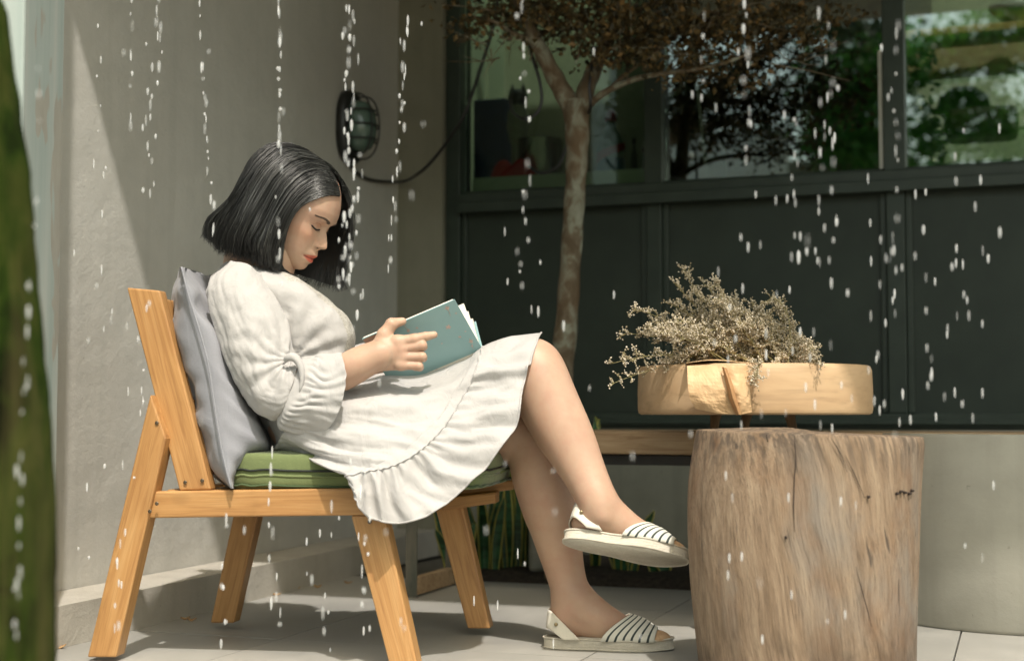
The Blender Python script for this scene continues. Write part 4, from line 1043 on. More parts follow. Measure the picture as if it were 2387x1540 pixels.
mtree('garden_tree', (b_.x, b_.y, 0), [[(1440,560,8.6,.06),(1500,400,8.6,.05),(1580,300,8.6,.045),(1660,225,8.6,.04),(1740,150,8.6,.045),(1840,90,8.6,.03)],[(1560,325,8.6,.04),(1640,300,8.6,.03),(1700,285,8.6,.022),(1790,320,8.5,.014),(1860,322,8.5,.01)],[(1660,225,8.6,.035),(1720,240,8.6,.025),(1800,210,8.6,.018),(1880,190,8.6,.012)],[(1580,300,8.6,.04),(1590,180,8.6,.03),(1640,60,8.6,.03),(1660,-80,8.6,.02)]],
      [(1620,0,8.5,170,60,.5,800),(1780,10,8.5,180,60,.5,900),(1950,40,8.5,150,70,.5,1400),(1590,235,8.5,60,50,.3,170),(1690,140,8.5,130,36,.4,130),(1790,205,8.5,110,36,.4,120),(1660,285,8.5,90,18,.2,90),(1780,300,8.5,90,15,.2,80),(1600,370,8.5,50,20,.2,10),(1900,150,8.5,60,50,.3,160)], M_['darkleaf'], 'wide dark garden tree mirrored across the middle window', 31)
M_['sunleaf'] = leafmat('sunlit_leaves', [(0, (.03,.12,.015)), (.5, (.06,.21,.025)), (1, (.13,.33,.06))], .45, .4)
b_ = mir(1960, 400, 9.4)
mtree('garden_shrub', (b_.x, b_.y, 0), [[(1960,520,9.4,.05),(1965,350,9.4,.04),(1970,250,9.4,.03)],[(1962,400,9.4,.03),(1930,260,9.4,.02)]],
      [(1990,330,9.4,90,60,.4,1900),(1980,230,9.4,110,80,.4,1900),(2030,130,9.4,90,70,.4,1300),(1900,330,9.4,40,30,.3,220),(2150,160,9.4,80,70,.4,900),(2180,320,9.4,90,90,.4,900),(2240,110,9.4,90,50,.4,900),(2330,120,9.4,90,60,.4,900),(2350,320,9.4,120,80,.4,1500),(2260,230,9.4,90,60,.4,500),(2380,20,9.4,120,60,.4,900)], M_['sunleaf'], 'bright green garden shrub mirrored right of the middle window, extra leaves masking sky in the right pane', 33, (.03,.08))  # right hand clusters added to hide reflected sky in the right pane
# ================================================================ the reading woman
person = empty('person', onfloor(760, 1420), 'woman with black bobbed hair in a cream dress reading a teal book', 'person')
def link_part(o, parent):
    o.parent = parent; bpy.context.view_layer.update(); o.matrix_parent_inverse = parent.matrix_world.inverted(); return o
# ---- signed distance modelling: rounded cones blended together, meshed by surface nets
def sdf_surface(prims, res, k):
    lo = np.min([np.minimum(p[0]-p[2], p[1]-p[3]) for p in prims], 0) - 3*res; hi = np.max([np.maximum(p[0]+p[2], p[1]+p[3]) for p in prims], 0) + 3*res
    n = np.ceil((hi-lo)/res).astype(int)+1
    Dg = np.full(n, 1.0, np.float32)
    for p in prims:
        a, b, ra, rb = np.array(p[0]), np.array(p[1]), p[2], p[3]; kk = p[4] if len(p) > 4 and p[4] is not None else k; sub = len(p) > 5 and p[5]
        m = kk + 3*res
        l = np.maximum(0, np.floor((np.minimum(a-ra, b-rb)-m-lo)/res).astype(int)); h = np.minimum(n, np.ceil((np.maximum(a+ra, b+rb)+m-lo)/res).astype(int)+1)
        ax = [lo[i]+res*np.arange(l[i], h[i]) for i in range(3)]
        X, Y, Z = np.meshgrid(*ax, indexing='ij'); P = np.stack([X, Y, Z], -1).astype(np.float32)
        ab = b-a; L = float(ab.dot(ab)) + 1e-12; t = np.clip(((P-a)@ab)/L, 0, 1)
        d = np.linalg.norm(P-(a+t[..., None]*ab), axis=-1)-(ra+t*(rb-ra))
        S = Dg[l[0]:h[0], l[1]:h[1], l[2]:h[2]]
        if sub:
            d = -d; hh = np.clip(.5-.5*(S-d)/kk, 0, 1); Dg[l[0]:h[0], l[1]:h[1], l[2]:h[2]] = S*(1-hh)+d*hh + kk*hh*(1-hh)
        else:
            hh = np.clip(.5+.5*(S-d)/kk, 0, 1); Dg[l[0]:h[0], l[1]:h[1], l[2]:h[2]] = S*(1-hh)+d*hh - kk*hh*(1-hh)
    ins = Dg < 0
    c = np.zeros(np.array(n)-1, np.int8)
    offs = [(i, j, q) for i in (0, 1) for j in (0, 1) for q in (0, 1)]
    sl = lambda A, o: A[o[0]:A.shape[0]-1+o[0], o[1]:A.shape[1]-1+o[1], o[2]:A.shape[2]-1+o[2]]
    for o in offs: c += sl(ins, o)
    act = (c > 0) & (c < 8); idx = np.full(act.shape, -1, np.int64); cells = np.argwhere(act); idx[act] = np.arange(len(cells))
    acc = np.zeros((len(cells), 3)); cnt = np.zeros(len(cells))
    for e in range(12):
        axis = e//4; o1, o2 = (e % 4)//2, e % 2; A = [0,0,0]; oth = [x for x in (0,1,2) if x != axis]; A[oth[0]] = o1; A[oth[1]] = o2; B = list(A); B[axis] = 1
        da = sl(Dg, A)[act]; db = sl(Dg, B)[act]; cr_ = (da < 0) != (db < 0); t = np.where(cr_, da/(da-db+1e-12), 0)
        p = np.tile(np.array(A, float), (len(cells), 1)); p[:, axis] = t
        acc[cr_] += p[cr_]; cnt[cr_] += 1
    V = lo + (cells + acc/cnt[:, None])*res
    Fc = []
    for axis in range(3):
        s0 = [slice(None)]*3; s1 = [slice(None)]*3; s0[axis] = slice(0, -1); s1[axis] = slice(1, None)
        x = ins[tuple(s0)] != ins[tuple(s1)]; E_ = np.argwhere(x); u, v = [q for q in (0,1,2) if q != axis]
        E_ = E_[(E_[:, u] > 0) & (E_[:, v] > 0) & (E_[:, u] < n[u]-1) & (E_[:, v] < n[v]-1)]
        flip = ins[tuple(E_.T)] ^ (axis == 1)
        def c_(du, dv):
            q = E_.copy(); q[:, u] += du; q[:, v] += dv; return idx[tuple(q.T)]
        Q = np.stack([c_(-1,-1), c_(0,-1), c_(0,0), c_(-1,0)], 1); Q[~flip] = Q[~flip][:, ::-1]; Fc.append(Q)
    return V, np.concatenate(Fc)
def smoothV(V, Fc, it=2):
    n = len(V); e = np.concatenate([Fc[:, [0,1]], Fc[:, [1,2]], Fc[:, [2,3]], Fc[:, [3,0]]]); 
    for _ in range(it):
        s = np.zeros_like(V); c = np.zeros(n); np.add.at(s, e[:,0], V[e[:,1]]); np.add.at(s, e[:,1], V[e[:,0]]); np.add.at(c, e[:,0], 1); np.add.at(c, e[:,1], 1)
        V = .5*V + .5*s/np.maximum(c, 1)[:, None]
    return V
def chain(pts, k=None):
    """(px,py,Y,r_px) -> prims"""
    if len(pts) > 2:
        S_ = spline(pts, (len(pts)-1)*4+1); pts = [tuple(q) for q in S_]
    Q = [(np.array(at(x, y, Y)), w*mpp(Y)) for x, y, Y, w in pts]
    return [(Q[i][0], Q[i+1][0], Q[i][1], Q[i+1][1], k) for i in range(len(Q)-1)]
parts = []                                             # (V, F, tint)
# ---- legs. raised right leg, planted left leg
RK = 3.16
legs = []
legs += chain([(700,985,3.17,76),(850,978,3.16,74),(1000,952,3.16,66),(1120,898,3.17,56),(1200,862,3.178,45)])
legs += chain([(1198,862,3.175,45),(1226,856,3.168,49),(1248,864,3.15,56)])
legs += chain([(1240,850,3.15,57),(1262,900,3.14,60),(1297,975,3.13,58),(1331,1040,3.12,51),(1366,1110,3.10,40),(1392,1165,3.08,35),(1405,1195,3.08,36)])
legs += chain([(1272,960,3.16,50),(1305,1025,3.15,42)])              # calf at the back
# raised foot
legs += chain([(1394,1192,3.088,33),(1376,1214,3.092,25),(1362,1222,3.094,19)])
legs += chain([(1400,1190,3.088,33),(1436,1214,3.085,30),(1478,1238,3.082,22),(1520,1254,3.08,14)])
legs += chain([(1368,1224,3.09,16),(1440,1234,3.085,17),(1500,1248,3.08,15),(1555,1264,3.075,9)])
legs += chain([(1480,1244,3.10,14),(1550,1262,3.10,8)])
legs += chain([(1405,1205,3.05,9),(1407,1206,3.05,9)], .02)
# planted leg
legs += chain([(720,995,3.33,72),(900,1000,3.32,68),(1060,995,3.30,62),(1170,1000,3.285,62),(1195,1012,3.28,58)])
legs += chain([(1190,1000,3.28,60),(1232,1010,3.275,60),(1258,1055,3.27,58)])
legs += chain([(1250,1040,3.27,58),(1268,1110,3.265,61),(1284,1180,3.265,56),(1303,1270,3.26,44),(1322,1350,3.255,34),(1334,1395,3.25,33)])
legs += chain([(1256,1110,3.28,54),(1272,1190,3.28,44)])
legs += chain([(1330,1395,3.25,34),(1322,1430,3.25,27),(1310,1452,3.25,20)])
legs += chain([(1335,1390,3.25,32),(1370,1420,3.24,30),(1412,1446,3.235,25),(1460,1465,3.23,17)])
legs += chain([(1316,1450,3.25,18),(1400,1462,3.24,19),(1460,1470,3.235,14),(1525,1474,3.23,11)])
legs += chain([(1420,1462,3.265,17),(1505,1473,3.26,11)])
legs += chain([(1350,1393,3.222,8),(1352,1394,3.222,8)], .025)
V, Fc = sdf_surface(legs, .0035, .022); parts.append((smoothV(V, Fc, 3), Fc, None))
# ---- torso, hidden under the dress, and shoulders
tor = chain([(575,668,3.15,26),(600,672,3.24,50),(590,670,3.34,26)]) + chain([(610,710,3.24,80),(660,800,3.24,84),(700,900,3.24,72),(715,965,3.24,66)])
tor += chain([(725,985,3.18,62),(725,990,3.32,62)])
tor += chain([(578,612,3.24,46),(610,612,3.235,46),(632,585,3.235,46)])
V, Fc = sdf_surface(tor, .007, .04); parts.append((smoothV(V, Fc, 1), Fc, None))
# neck
nk = chain([(585,640,3.24,50),(618,600,3.24,49),(650,560,3.24,50)])
V, Fc = sdf_surface(nk, .004, .02); parts.append((smoothV(V, Fc, 2), Fc, None))
# ---- right arm and the hand that holds the book
HY = 3.035
arm = chain([(565,700,3.11,28),(600,800,3.06,30),(650,900,3.04,30)]) + chain([(652,902,3.04,30),(720,896,3.04,24),(775,880,3.04,26),(804,867,3.035,29),(840,846,3.03,29),(878,829,3.03,24),(900,822,3.03,24)])
V, Fc = sdf_surface(arm, .004, .02); parts.append((smoothV(V, Fc, 2), Fc, None))
def Hc(pts, k=.006): return chain(pts, k)
hand = Hc([(862,838,HY-.002,24),(884,828,HY-.004,25),(900,822,HY-.006,25)], .012)
hand += Hc([(892,812,HY-.006,21),(926,800,HY-.010,18)], .012) + Hc([(896,826,HY-.006,21),(934,816,HY-.010,18)], .012) + Hc([(896,836,HY-.002,20),(934,834,HY-.006,16)], .012) + Hc([(890,844,HY+.002,18),(930,849,HY-.0,14)], .012)
# thumb: metacarpal, proximal, tip over the fore-edge
hand += Hc([(886,812,HY-.002,20),(896,782,HY-.004,18)], .012) + Hc([(896,780,HY-.004,16.5),(912,757,HY-.003,14.5)]) + Hc([(913,754,HY-.003,13),(938,749,HY+.004,9.5)])
# index, long and nearly straight on the cover
hand += Hc([(926,797,HY-.012,14.5),(966,790,HY-.014,12.5)], .007) + Hc([(966,790,HY-.014,12.2),(992,784,HY-.012,10.8)], .004) + Hc([(992,784,HY-.012,10.5),(1012,780,HY-.008,8.4)], .003)
# middle, ring, little: bent at the middle joint, tips tucked under against the cover
for (kx, ky, mx, my, tx, ty, w) in ((934,813,984,805,976,813,13.2),(936,832,984,831,974,837,12.6),(932,850,977,853,968,857,11.0)):
    hand += Hc([(kx,ky,HY-.010,w),(mx,my,HY-.016,w*.86)], .004) + Hc([(mx,my,HY-.016,w*.86),(mx+2,my+3,HY+.004,w*.78)], .003) + Hc([(mx+2,my+3,HY+.004,w*.76),(tx,ty,HY+.012,w*.66)], .003)
for kx, ky in ((928,795),(936,813),(938,832),(934,850)): hand += Hc([(kx,ky,HY-.013,13),(kx+1,ky,HY-.013,13)], .008)
V, Fc = sdf_surface(hand, .0014, .006); parts.append((smoothV(V, Fc, 1), Fc, None))
# nail of the index finger and thumb are small plates added below
# ---- left arm and hand behind the book
LY = 3.36
la = chain([(590,690,3.38,42),(640,800,3.40,40),(690,880,3.40,36)]) + chain([(690,880,3.40,36),(780,870,3.39,32),(860,850,3.37,26),(910,838,3.35,22)])
la += Hc([(905,840,3.35,22),(955,835,3.325,20)], .012)
for i, (dy, l) in enumerate(((-18, 1.0), (-4, 1.1), (10, 1.0), (23, .8))):
    la += Hc([(950,833+dy,3.325,12.5),(990,828+dy,3.318,11)], .006) + Hc([(990,828+dy,3.318,10.5),(990+24*l,822+dy,3.30,9)], .004) + Hc([(990+24*l,822+dy,3.30,8.8),(990+34*l,822+dy,3.285,7.5)], .004)
la += Hc([(915,822,3.34,16),(945,800,3.33,13)], .01) + Hc([(945,800,3.33,12),(968,790,3.31,9)], .005)
V, Fc = sdf_surface(la, .0028, .012); parts.append((smoothV(V, Fc, 1), Fc, None))
# ---- head: horizontal sections from a profile, in millimetres
PSI, PHI = R(15), R(32.5)
hf = Vector((math.cos(PSI)*math.cos(PHI), -math.sin(PSI)*math.cos(PHI), -math.sin(PHI)))
hu = Vector((math.cos(PSI)*math.sin(PHI), -math.sin(PSI)*math.sin(PHI), math.cos(PHI)))
hl = hu.cross(hf)
HS = .000985; nas = at(763, 533, 3.21); HO = nas - hf*(85*HS)
def hp(x, y, z): return HO + (hf*x + hl*y + hu*z)*HS
prof_F = [(118,2),(112,30),(100,48),(85,62),(71,71),(60,77),(52,81),(35,87.5),(25,90),(17.6,90.5),(8,87),(0,85),(-8,87),(-14,92),(-22,98),(-30,103.7),(-36,107.5),(-40,108.5),(-44,106),(-48,99),(-52,94),(-57,92),(-61,94.5),(-66,97.5),(-70,97),(-74,93.5),(-77.5,90.2),(-80,92),(-84,94.5),(-88,92.5),(-92,88),(-96,86),(-101,86.3),(-107,85.2),(-112,81.5),(-117,74),(-121,62),(-123,45)]
prof_B = [(118,2),(112,30),(100,48),(85,62),(71,71),(52,81),(35,87),(17,87.5),(5,83),(-8,79),(-20,80),(-35,83),(-50,86),(-60,86.5),(-75,86.5),(-90,84.5),(-101,84),(-107,82.5),(-112,79),(-117,71),(-121,58),(-123,40)]
prof_W = [(118,4),(112,24),(100,44),(85,59),(60,70),(30,75),(10,74),(0,72.5),(-20,70.5),(-40,67),(-60,61.5),(-80,54),(-95,46),(-107,36),(-115,26),(-121,18),(-123,12)]
prof_R = [(118,-10),(112,-34),(100,-56),(80,-78),(40,-93),(0,-90),(-30,-78),(-50,-62),(-60,-48),(-75,-30),(-90,-12),(-107,6),(-121,20),(-123,24)]
def ev(T, z): return float(np.interp(-z, [-t[0] for t in T], [t[1] for t in T]))
def smooth_tab(T, zs, it=2):
    v = np.array([ev(T, z) for z in zs])
    for _ in range(it): v[1:-1] = .25*v[:-2]+.5*v[1:-1]+.25*v[2:]
    return v
nz_, nt_ = 210, 200
ZS = np.linspace(118, -123, nz_)
Ft = smooth_tab(prof_F, ZS, 2); Bt = smooth_tab(prof_B, ZS, 8); Wt = smooth_tab(prof_W, ZS, 8); Rt = smooth_tab(prof_R, ZS, 8)
G = lambda v, s: math.exp(-(v/s)**2)
HV, HT = [], []
skin_l = (1, 1, 1)
def mixv(a, b, t): return tuple(a[i]*(1-t)+b[i]*t for i in range(3))
for i, z in enumerate(ZS):
    B, Wd, Rr, N = Bt[i], Wt[i], Rt[i], Ft[i]-Bt[i]
    xc = 0 if z > -50 else 12*min(1, (-50-z)/50)
    for k_ in range(nt_):
        t = 2*math.pi*k_/nt_; t = t - .35*math.sin(t)*(1 if True else 0)        # more columns on the face
        ct, st = math.cos(t), math.sin(t)
        y = Wd*math.copysign(abs(st)**.88, st)
        if ct >= 0: x = xc + (B-xc)*abs(ct)**.80
        else: x = xc - (xc-Rr)*abs(ct)**.9
        tint = skin_l
        if ct > 0:
            ay = abs(y)
            sig = np.interp(z, [-96,-92,-80,-72,-60,-56,-50,-44,-36,-25,-10,0,12,30], [26,24,19,20,16,12,9,10.5,10.5,9,7.5,9,20,40])
            x += N*G(y, sig) if N > 0 else N*G(y, 30)
            x += 6.5*G(ay-13, 4.6)*G(z+45, 5.2) - 2.2*G(ay-19.5, 3)*G(z+44, 7)          # wings of the nose
            x -= 6.5*G(ay-28, 14)*G(z+2, 10)                                              # sockets
            x += 5.2*G(ay-32, 12.5)*G(z+6, 7.5)                                           # lids over the eyes
            x += 3.0*G(ay-28, 18)*G(z-15, 6)                                              # brow ridge
            s_ = 1 if y > 0 else -1
            x += 3.2*G(ay-46, 15)*G(z+30, 15); y += s_*1.5*G(ay-58, 16)*G(z+26, 16)      # cheek bones
            x -= 1.2*G(ay-27, 5)*G(z+62, 14)                                              # fold beside the mouth
            x -= 2.5*G(ay-25, 5)*G(z+78, 4)                                               # mouth corners
            x -= 1.3*G(y, 3)*G(z+58, 5)                                                   # philtrum
            lipw = 24*(1-((z+77.5)/12)**2) if abs(z+77.5) < 12 else 0
            m = 1/(1+math.exp(-(lipw-ay)*.9)) if -88.5 < z < -64.5 else 0
            edge = min(1, max(0, (-64.5-z)/2.5))*min(1, max(0, (z+88.5)/2.5)); m *= edge
            tint = mixv(tint, (1.12, .40, .36), m*.95)
            if m > .2 and abs(z+77.6) < 1.6: tint = mixv(tint, (.35,.12,.12), .7)
            bl = G(ay-44, 20)*G(z+30, 16); tint = mixv(tint, (1.08,.78,.70), bl*.55*(1-m))
            sh = G(ay-30, 15)*G(z+1, 6); tint = mixv(tint, (.95,.66,.52), sh*.55)
            tint = mixv(tint, (1.0,.80,.74), G(y, 12)*G(z+38, 10)*.45)
        HV.append(hp(x, y, z)); HT.append(tint)
HF = []
for i in range(nz_-1):
    for k_ in range(nt_): HF.append((i*nt_+k_, (i+1)*nt_+k_, (i+1)*nt_+(k_+1) % nt_, i*nt_+(k_+1) % nt_))
HV = np.array([tuple(v) for v in HV]); HF = np.array(HF)
parts.append((HV, HF, HT))
BV_, BF_, BT_ = [], [], []; off = 0
for V, Fc, T in parts:
    BV_.append(np.array(V)); BF_ += [tuple(int(q)+off for q in f) for f in Fc]; BT_ += (list(T) if T is not None else [(1,1,1)]*len(V)); off += len(V)
BV_ = np.concatenate(BV_)
# top and bottom caps of the head
hb = off - len(HV); BF_.append(tuple(hb + k_ for k_ in range(nt_))); BF_.append(tuple(hb + (nz_-1)*nt_ + k_ for k_ in reversed(range(nt_))))
me = bpy.data.meshes.new('body'); me.from_pydata([tuple(v) for v in BV_], [], BF_)
ca = me.color_attributes.new('tint', 'FLOAT_COLOR', 'POINT')
ca.data.foreach_set('color', np.array([(*t, 1) for t in BT_], np.float32).ravel())
def skinmat():
    m, nt, b = newmat('skin'); b.inputs['Roughness'].default_value = .48; b.inputs['Specular IOR Level'].default_value = .35
    v = vec(nt); n = noi(nt, v, 12, 4, .6); a = nd(nt, 'ShaderNodeVertexColor', layer_name='tint')
    c = ramp(nt, n, [(.3, (.45,.295,.205)), (.7, (.51,.345,.245))])
    c = mixc(nt, ramp(nt, noi(nt, v, 22, 6, .7), [(.42, (0,0,0)), (.75, (.6,.6,.6))]), c, (.44,.235,.165))
    c = mixc(nt, ramp(nt, noi(nt, v, 7, 2, .5), [(.5, (0,0,0)), (.7, (.3,.3,.3))]), c, (.40,.25,.19))
    c = mixc(nt, 1.0, c, a.outputs[0], 'MULTIPLY'); nt.links.new(c, b.inputs['Base Color'])
    b.inputs['Subsurface Weight'].default_value = .18; b.inputs['Subsurface Radius'].default_value = (1.0,.35,.18); b.inputs['Subsurface Scale'].default_value = .010
    p = bump(nt, b, noi(nt, v, 260, 3, .6), .08, .0006); bump(nt, b, noi(nt, v, 42, 3, .6), .10, .002, p); return m
M_['skin'] = skinmat()
body = link('body', me, M_['skin'], person, True)
bm = bmesh.new(); bm.from_mesh(me); bmesh.ops.recalc_face_normals(bm, faces=bm.faces); bm.to_mesh(me); bm.free()
# ---- brows, lashes, lids
M_['crease'] = simple('lid_crease', (.26,.14,.09), None, 10, .7); M_['nost'] = simple('nostril_dark', (.09,.035,.025), None, 10, .8); M_['brow'] = simple('brow_hair', (.075,.05,.038), (.11,.075,.055), 200, .7); M_['lash'] = simple('lash_line', (.015,.01,.008), None, 10, .6)
from mathutils.bvhtree import BVHTree
hbvh = BVHTree.FromPolygons([Vector(v) for v in HV], [tuple(f) for f in HF.tolist()])
def onface(y, z, lift=.0006):
    o = hp(160, y, z); d = -hf; h = hbvh.ray_cast(o, d)
    return (h[0] + h[1]*0 + hf*lift) if h[0] else hp(85, y, z)
for s_ in (-1, 1):
    V, Fc = [], []; r = random.Random(9)
    for i in range(260):
        t = r.random(); y = s_*(12+38*t); z = 12 + 8*math.sin(min(1, t*1.25)*math.pi*.62) - 6*max(0, t-.6) + r.uniform(-2.8, 2.8)*(1-t*.65)
        p = onface(y, z, .0006); q = onface(y+s_*6.5, z+r.uniform(-.3, 2.0)-1.5*t, .0012)
        tube_data([p, q], [.0006, .0003], 4, V, Fc, False)
    pyobj('eyebrow', V, Fc, M_['brow'], body)
    P = [onface(s_*y, z, .0008) for y, z in ((17,-9.5),(23,-11.5),(30,-12.5),(37,-11.8),(43,-9.5),(47,-7.5))]
    P = [Vector(p) for p in spline(P, 16)]; V, Fc = tube_data(P, [.0006]+[.0019]*14+[.0008], 5)
    for i in range(2, 16):
        for _ in range(2):
            p = P[i]; q = p + hf*.0055 - hu*.0035 - hl*(-s_)*.0022*(i-6)/8; tube_data([p, q], [.00028, .0001], 3, V, Fc, False)
    pyobj('eyelash', V, Fc, M_['lash'], body, True)
    P = [onface(s_*y, z, .0001) for y, z in ((17,-3),(24,1.5),(31,2.8),(39,1.0),(46,-4))]
    pyobj('eyelid_crease', *tube_data([Vector(p) for p in spline(P, 16)], .00055, 5), M_["crease"], body, True)
    # nostril
    P = [onface(s_*y, z, -.0002) for y, z in ((5.5,-49.5),(8,-48.8),(11,-49.2))]
    pyobj('nostril', *tube_data([Vector(p) for p in P], [.0008,.0015,.0008], 6), M_['nost'], body, True)
# nails of the index finger and the thumb
M_['nail'] = simple('nail', (.62,.40,.33), None, 10, .25)
for (x, y, Y, w, h_) in ():
    P = at(x, y, Y); o = lathe('fingernail', [(.3,0),(.9,.0),(1,.1),(.8,.35),(.3,.5)], M_['nail'], body, 16, M=Matrix.Translation(P) @ Matrix.Rotation(R(-50), 4, 'X') @ Matrix.Diagonal((w*mpp(Y), h_*mpp(Y), .0012, 1)))
# ---- dress: lofted from surveyed sections
def loft(name, stations, nseg=10, nst=60, Yc=3.24, m=None, parent=None, disp=None, closed_ends=(False, False), far=True, mats=None, zfloor=None):
    """stations: list of lists of (px,py,Y); near side control points from back/top to front/bottom. far side mirrored about Yc (number or list)"""
    K = len(stations[0]); CT = []
    for si, st in enumerate(stations):
        yc = Yc[si] if isinstance(Yc, (list, tuple)) else Yc
        near = [np.array(at(*p)) for p in st]
        loop = list(near)
        if far:
            for q in reversed(near[1:-1]):
                w = q.copy(); w[1] = 2*yc - q[1]
                if zfloor is not None: w[2] = max(w[2], zfloor)
                loop.append(w)
        CT.append(loop)
    n = len(CT[0])
    A = np.array(CT)                                   # stations x n x 3
    rows = [cr(A, (len(A)-1)*i/(nst-1)) for i in range(nst)]
    V, UVs = [], []
    cnt = n*nseg if far else (n-1)*nseg+1
    for i, rw in enumerate(rows):
        for j in range(cnt):
            V.append(cr(rw, j/nseg, far)); UVs.append((i/(nst-1), j/nseg))
    V = np.array(V).reshape(nst, cnt, 3)
    # normals
    dt = np.gradient(V, axis=0); ds = (np.roll(V, -1, 1)-np.roll(V, 1, 1)) if far else np.gradient(V, axis=1)
    N = np.cross(ds, dt); N /= np.linalg.norm(N, axis=2, keepdims=True)+1e-9
    # outward: away from the section centre
    C_ = V.mean(1, keepdims=True); sgn = np.sign(((V-C_)*N).sum(2).mean()); N *= sgn if far else (1 if N[:, :, 1].mean() < 0 else -1)
    if disp is not None:
        for i in range(nst):
            for j in range(cnt):
                V[i, j] += N[i, j]*disp(i/(nst-1)*(len(stations)-1), j/nseg, V[i, j])
    Fc = []
    for i in range(nst-1):
        for j in range(cnt if far else cnt-1): Fc.append((i*cnt+j, i*cnt+(j+1) % cnt, (i+1)*cnt+(j+1) % cnt, (i+1)*cnt+j))
    VV = V.reshape(-1, 3)
    o = pyobj(name, VV, Fc, m, parent, True)
    return o, V, cnt
def fbm(p, f): return noise.noise(Vector(p)*f) + .5*noise.noise(Vector(p)*f*2.1)
M_['linen'] = cloth('cream_linen', (.40,.385,.372), (.445,.432,.418), weave=1500, wr=.38, wscale=30, rough=.9, sss=.0)
def lacemat():
    m, nt, b = newmat('lace'); b.inputs['Roughness'].default_value = .9
    vo = nd(nt, 'ShaderNodeTexVoronoi', feature='DISTANCE_TO_EDGE'); vo.inputs['Scale'].default_value = 150; nt.links.new(vec(nt), vo.inputs['Vector'])
    v2 = nd(nt, 'ShaderNodeTexVoronoi'); v2.inputs['Scale'].default_value = 55; nt.links.new(vec(nt), v2.inputs['Vector'])
    nt.links.new(mixc(nt, ramp(nt, vo.outputs['Distance'], [(.06, (1,1,1)), (.2, (0,0,0))]), (.32,.30,.26), (.48,.46,.42)), b.inputs['Base Color'])
    p = bump(nt, b, vo.outputs['Distance'], -.8, .003); bump(nt, b, v2.outputs['Distance'], .6, .004, p); return m
M_['lace'] = lacemat()
# bodice
def sec(bx, by, fx, fy, hd, Yc=3.24, bulge=0):
    L = []
    for i in range(7):
        t = i/6; w = math.sin(math.pi*t)**.6; x = bx+(fx-bx)*(.5-.5*math.cos(math.pi*t)); y = by+(fy-by)*(.5-.5*math.cos(math.pi*t)); L.append((x, y, Yc-hd*w))
    return L
bod = [sec(536,600,668,636,.062), sec(520,612,700,652,.095), sec(500,636,724,668,.14), sec(488,660,748,686,.148), sec(484,690,782,712,.145), sec(490,725,810,744,.142), sec(505,770,823,778,.138), sec(525,820,820,808,.132), sec(550,870,810,838,.132), sec(580,920,804,872,.145), sec(606,965,806,910,.17), sec(628,1005,800,955,.18), sec(642,1046,790,1010,.18)]
def bod_d(s, j, p):
    a = .0035*fbm(p, 11) + .002*fbm((p[0]*3, p[1], p[2]), 22)
    # folds radiating from the under-arm tie
    q = Vector(p) - at(672, 838, 3.08); th = math.atan2(q.z, q.x); r_ = q.length
    a += .0024*(1-2*abs(noise.noise(Vector((p[0]*14-p[2]*12, p[2]*22+p[0]*18, 3))))-.5)
    a += .0042*math.sin(th*15+3.0*noise.noise(Vector(p)*9))*math.exp(-((r_-.07)/.075)**2)*(1 if p[1] < 3.24 else 0)
    return a
dress, dV, dc = loft('dress', bod, 10, 90, 3.24, M_['linen'], person, bod_d)
dress.data.materials.append(M_['lace'])
for p in dress.data.polygons:
    i, j = divmod(p.vertices[0], dc); s = i/89*12; q = j/10
    if s < 2.1 and 4.0 < q < 8.0 and s < 2.1 - .25*abs(q-6): p.material_index = 1
    if 1.6 < s < 9 and 5.05 < q < 6.9: p.material_index = 1
sm = dress.modifiers.new('solid', 'SOLIDIFY'); sm.thickness = .0015
# collar edge
CE = [Vector(dV[1, j]) for j in range(dc)] + [Vector(dV[1, 0])]
pyobj('neck_trim', *tube_data(CE, .0032, 6), M_['lace'], dress, True)
# skirt
SK = [
 [(775,850,3.2),(755,875,3.10),(735,900,3.06),(712,935,3.03),(695,962,3.02),(678,985,3.02),(660,1008,3.04),(648,1030,3.08),(641,1049,3.15)],
 [(830,882,3.2),(815,905,3.09),(800,930,3.04),(780,960,3.01),(765,990,3.0),(745,1015,3.0),(728,1035,3.01),(714,1048,3.04),(700,1056,3.1)],
 [(900,869,3.2),(890,900,3.08),(875,930,3.03),(855,965,3.0),(835,1000,2.99),(810,1035,2.98),(786,1055,2.975),(765,1070,2.985),(742,1076,3.02)],
 [(985,870,3.2),(970,905,3.08),(950,940,3.03),(925,975,3.0),(900,1010,2.985),(870,1040,2.97),(840,1062,2.96),(810,1080,2.955),(780,1092,2.975)],
 [(1085,838,3.2),(1068,874,3.07),(1035,930,3.04),(1000,975,3.0),(965,1012,2.98),(925,1048,2.96),(885,1075,2.945),(845,1088,2.94),(800,1098,2.95)],
 [(1127,808,3.2),(1116,850,3.065),(1085,920,3.04),(1045,985,3.0),(1005,1030,2.975),(965,1062,2.955),(915,1088,2.94),(862,1100,2.93),(808,1104,2.942)],
 [(1190,785,3.19),(1178,838,3.065),(1155,915,3.03),(1120,985,2.99),(1075,1050,2.965),(1010,1115,2.945),(940,1152,2.925),(872,1150,2.915),(818,1122,2.93)],
 [(1262,775,3.19),(1236,836,3.065),(1217,907,3.03),(1204,985,2.99),(1148,1070,2.96),(1082,1136,2.94),(985,1206,2.92),(885,1212,2.912),(832,1140,2.925)]]
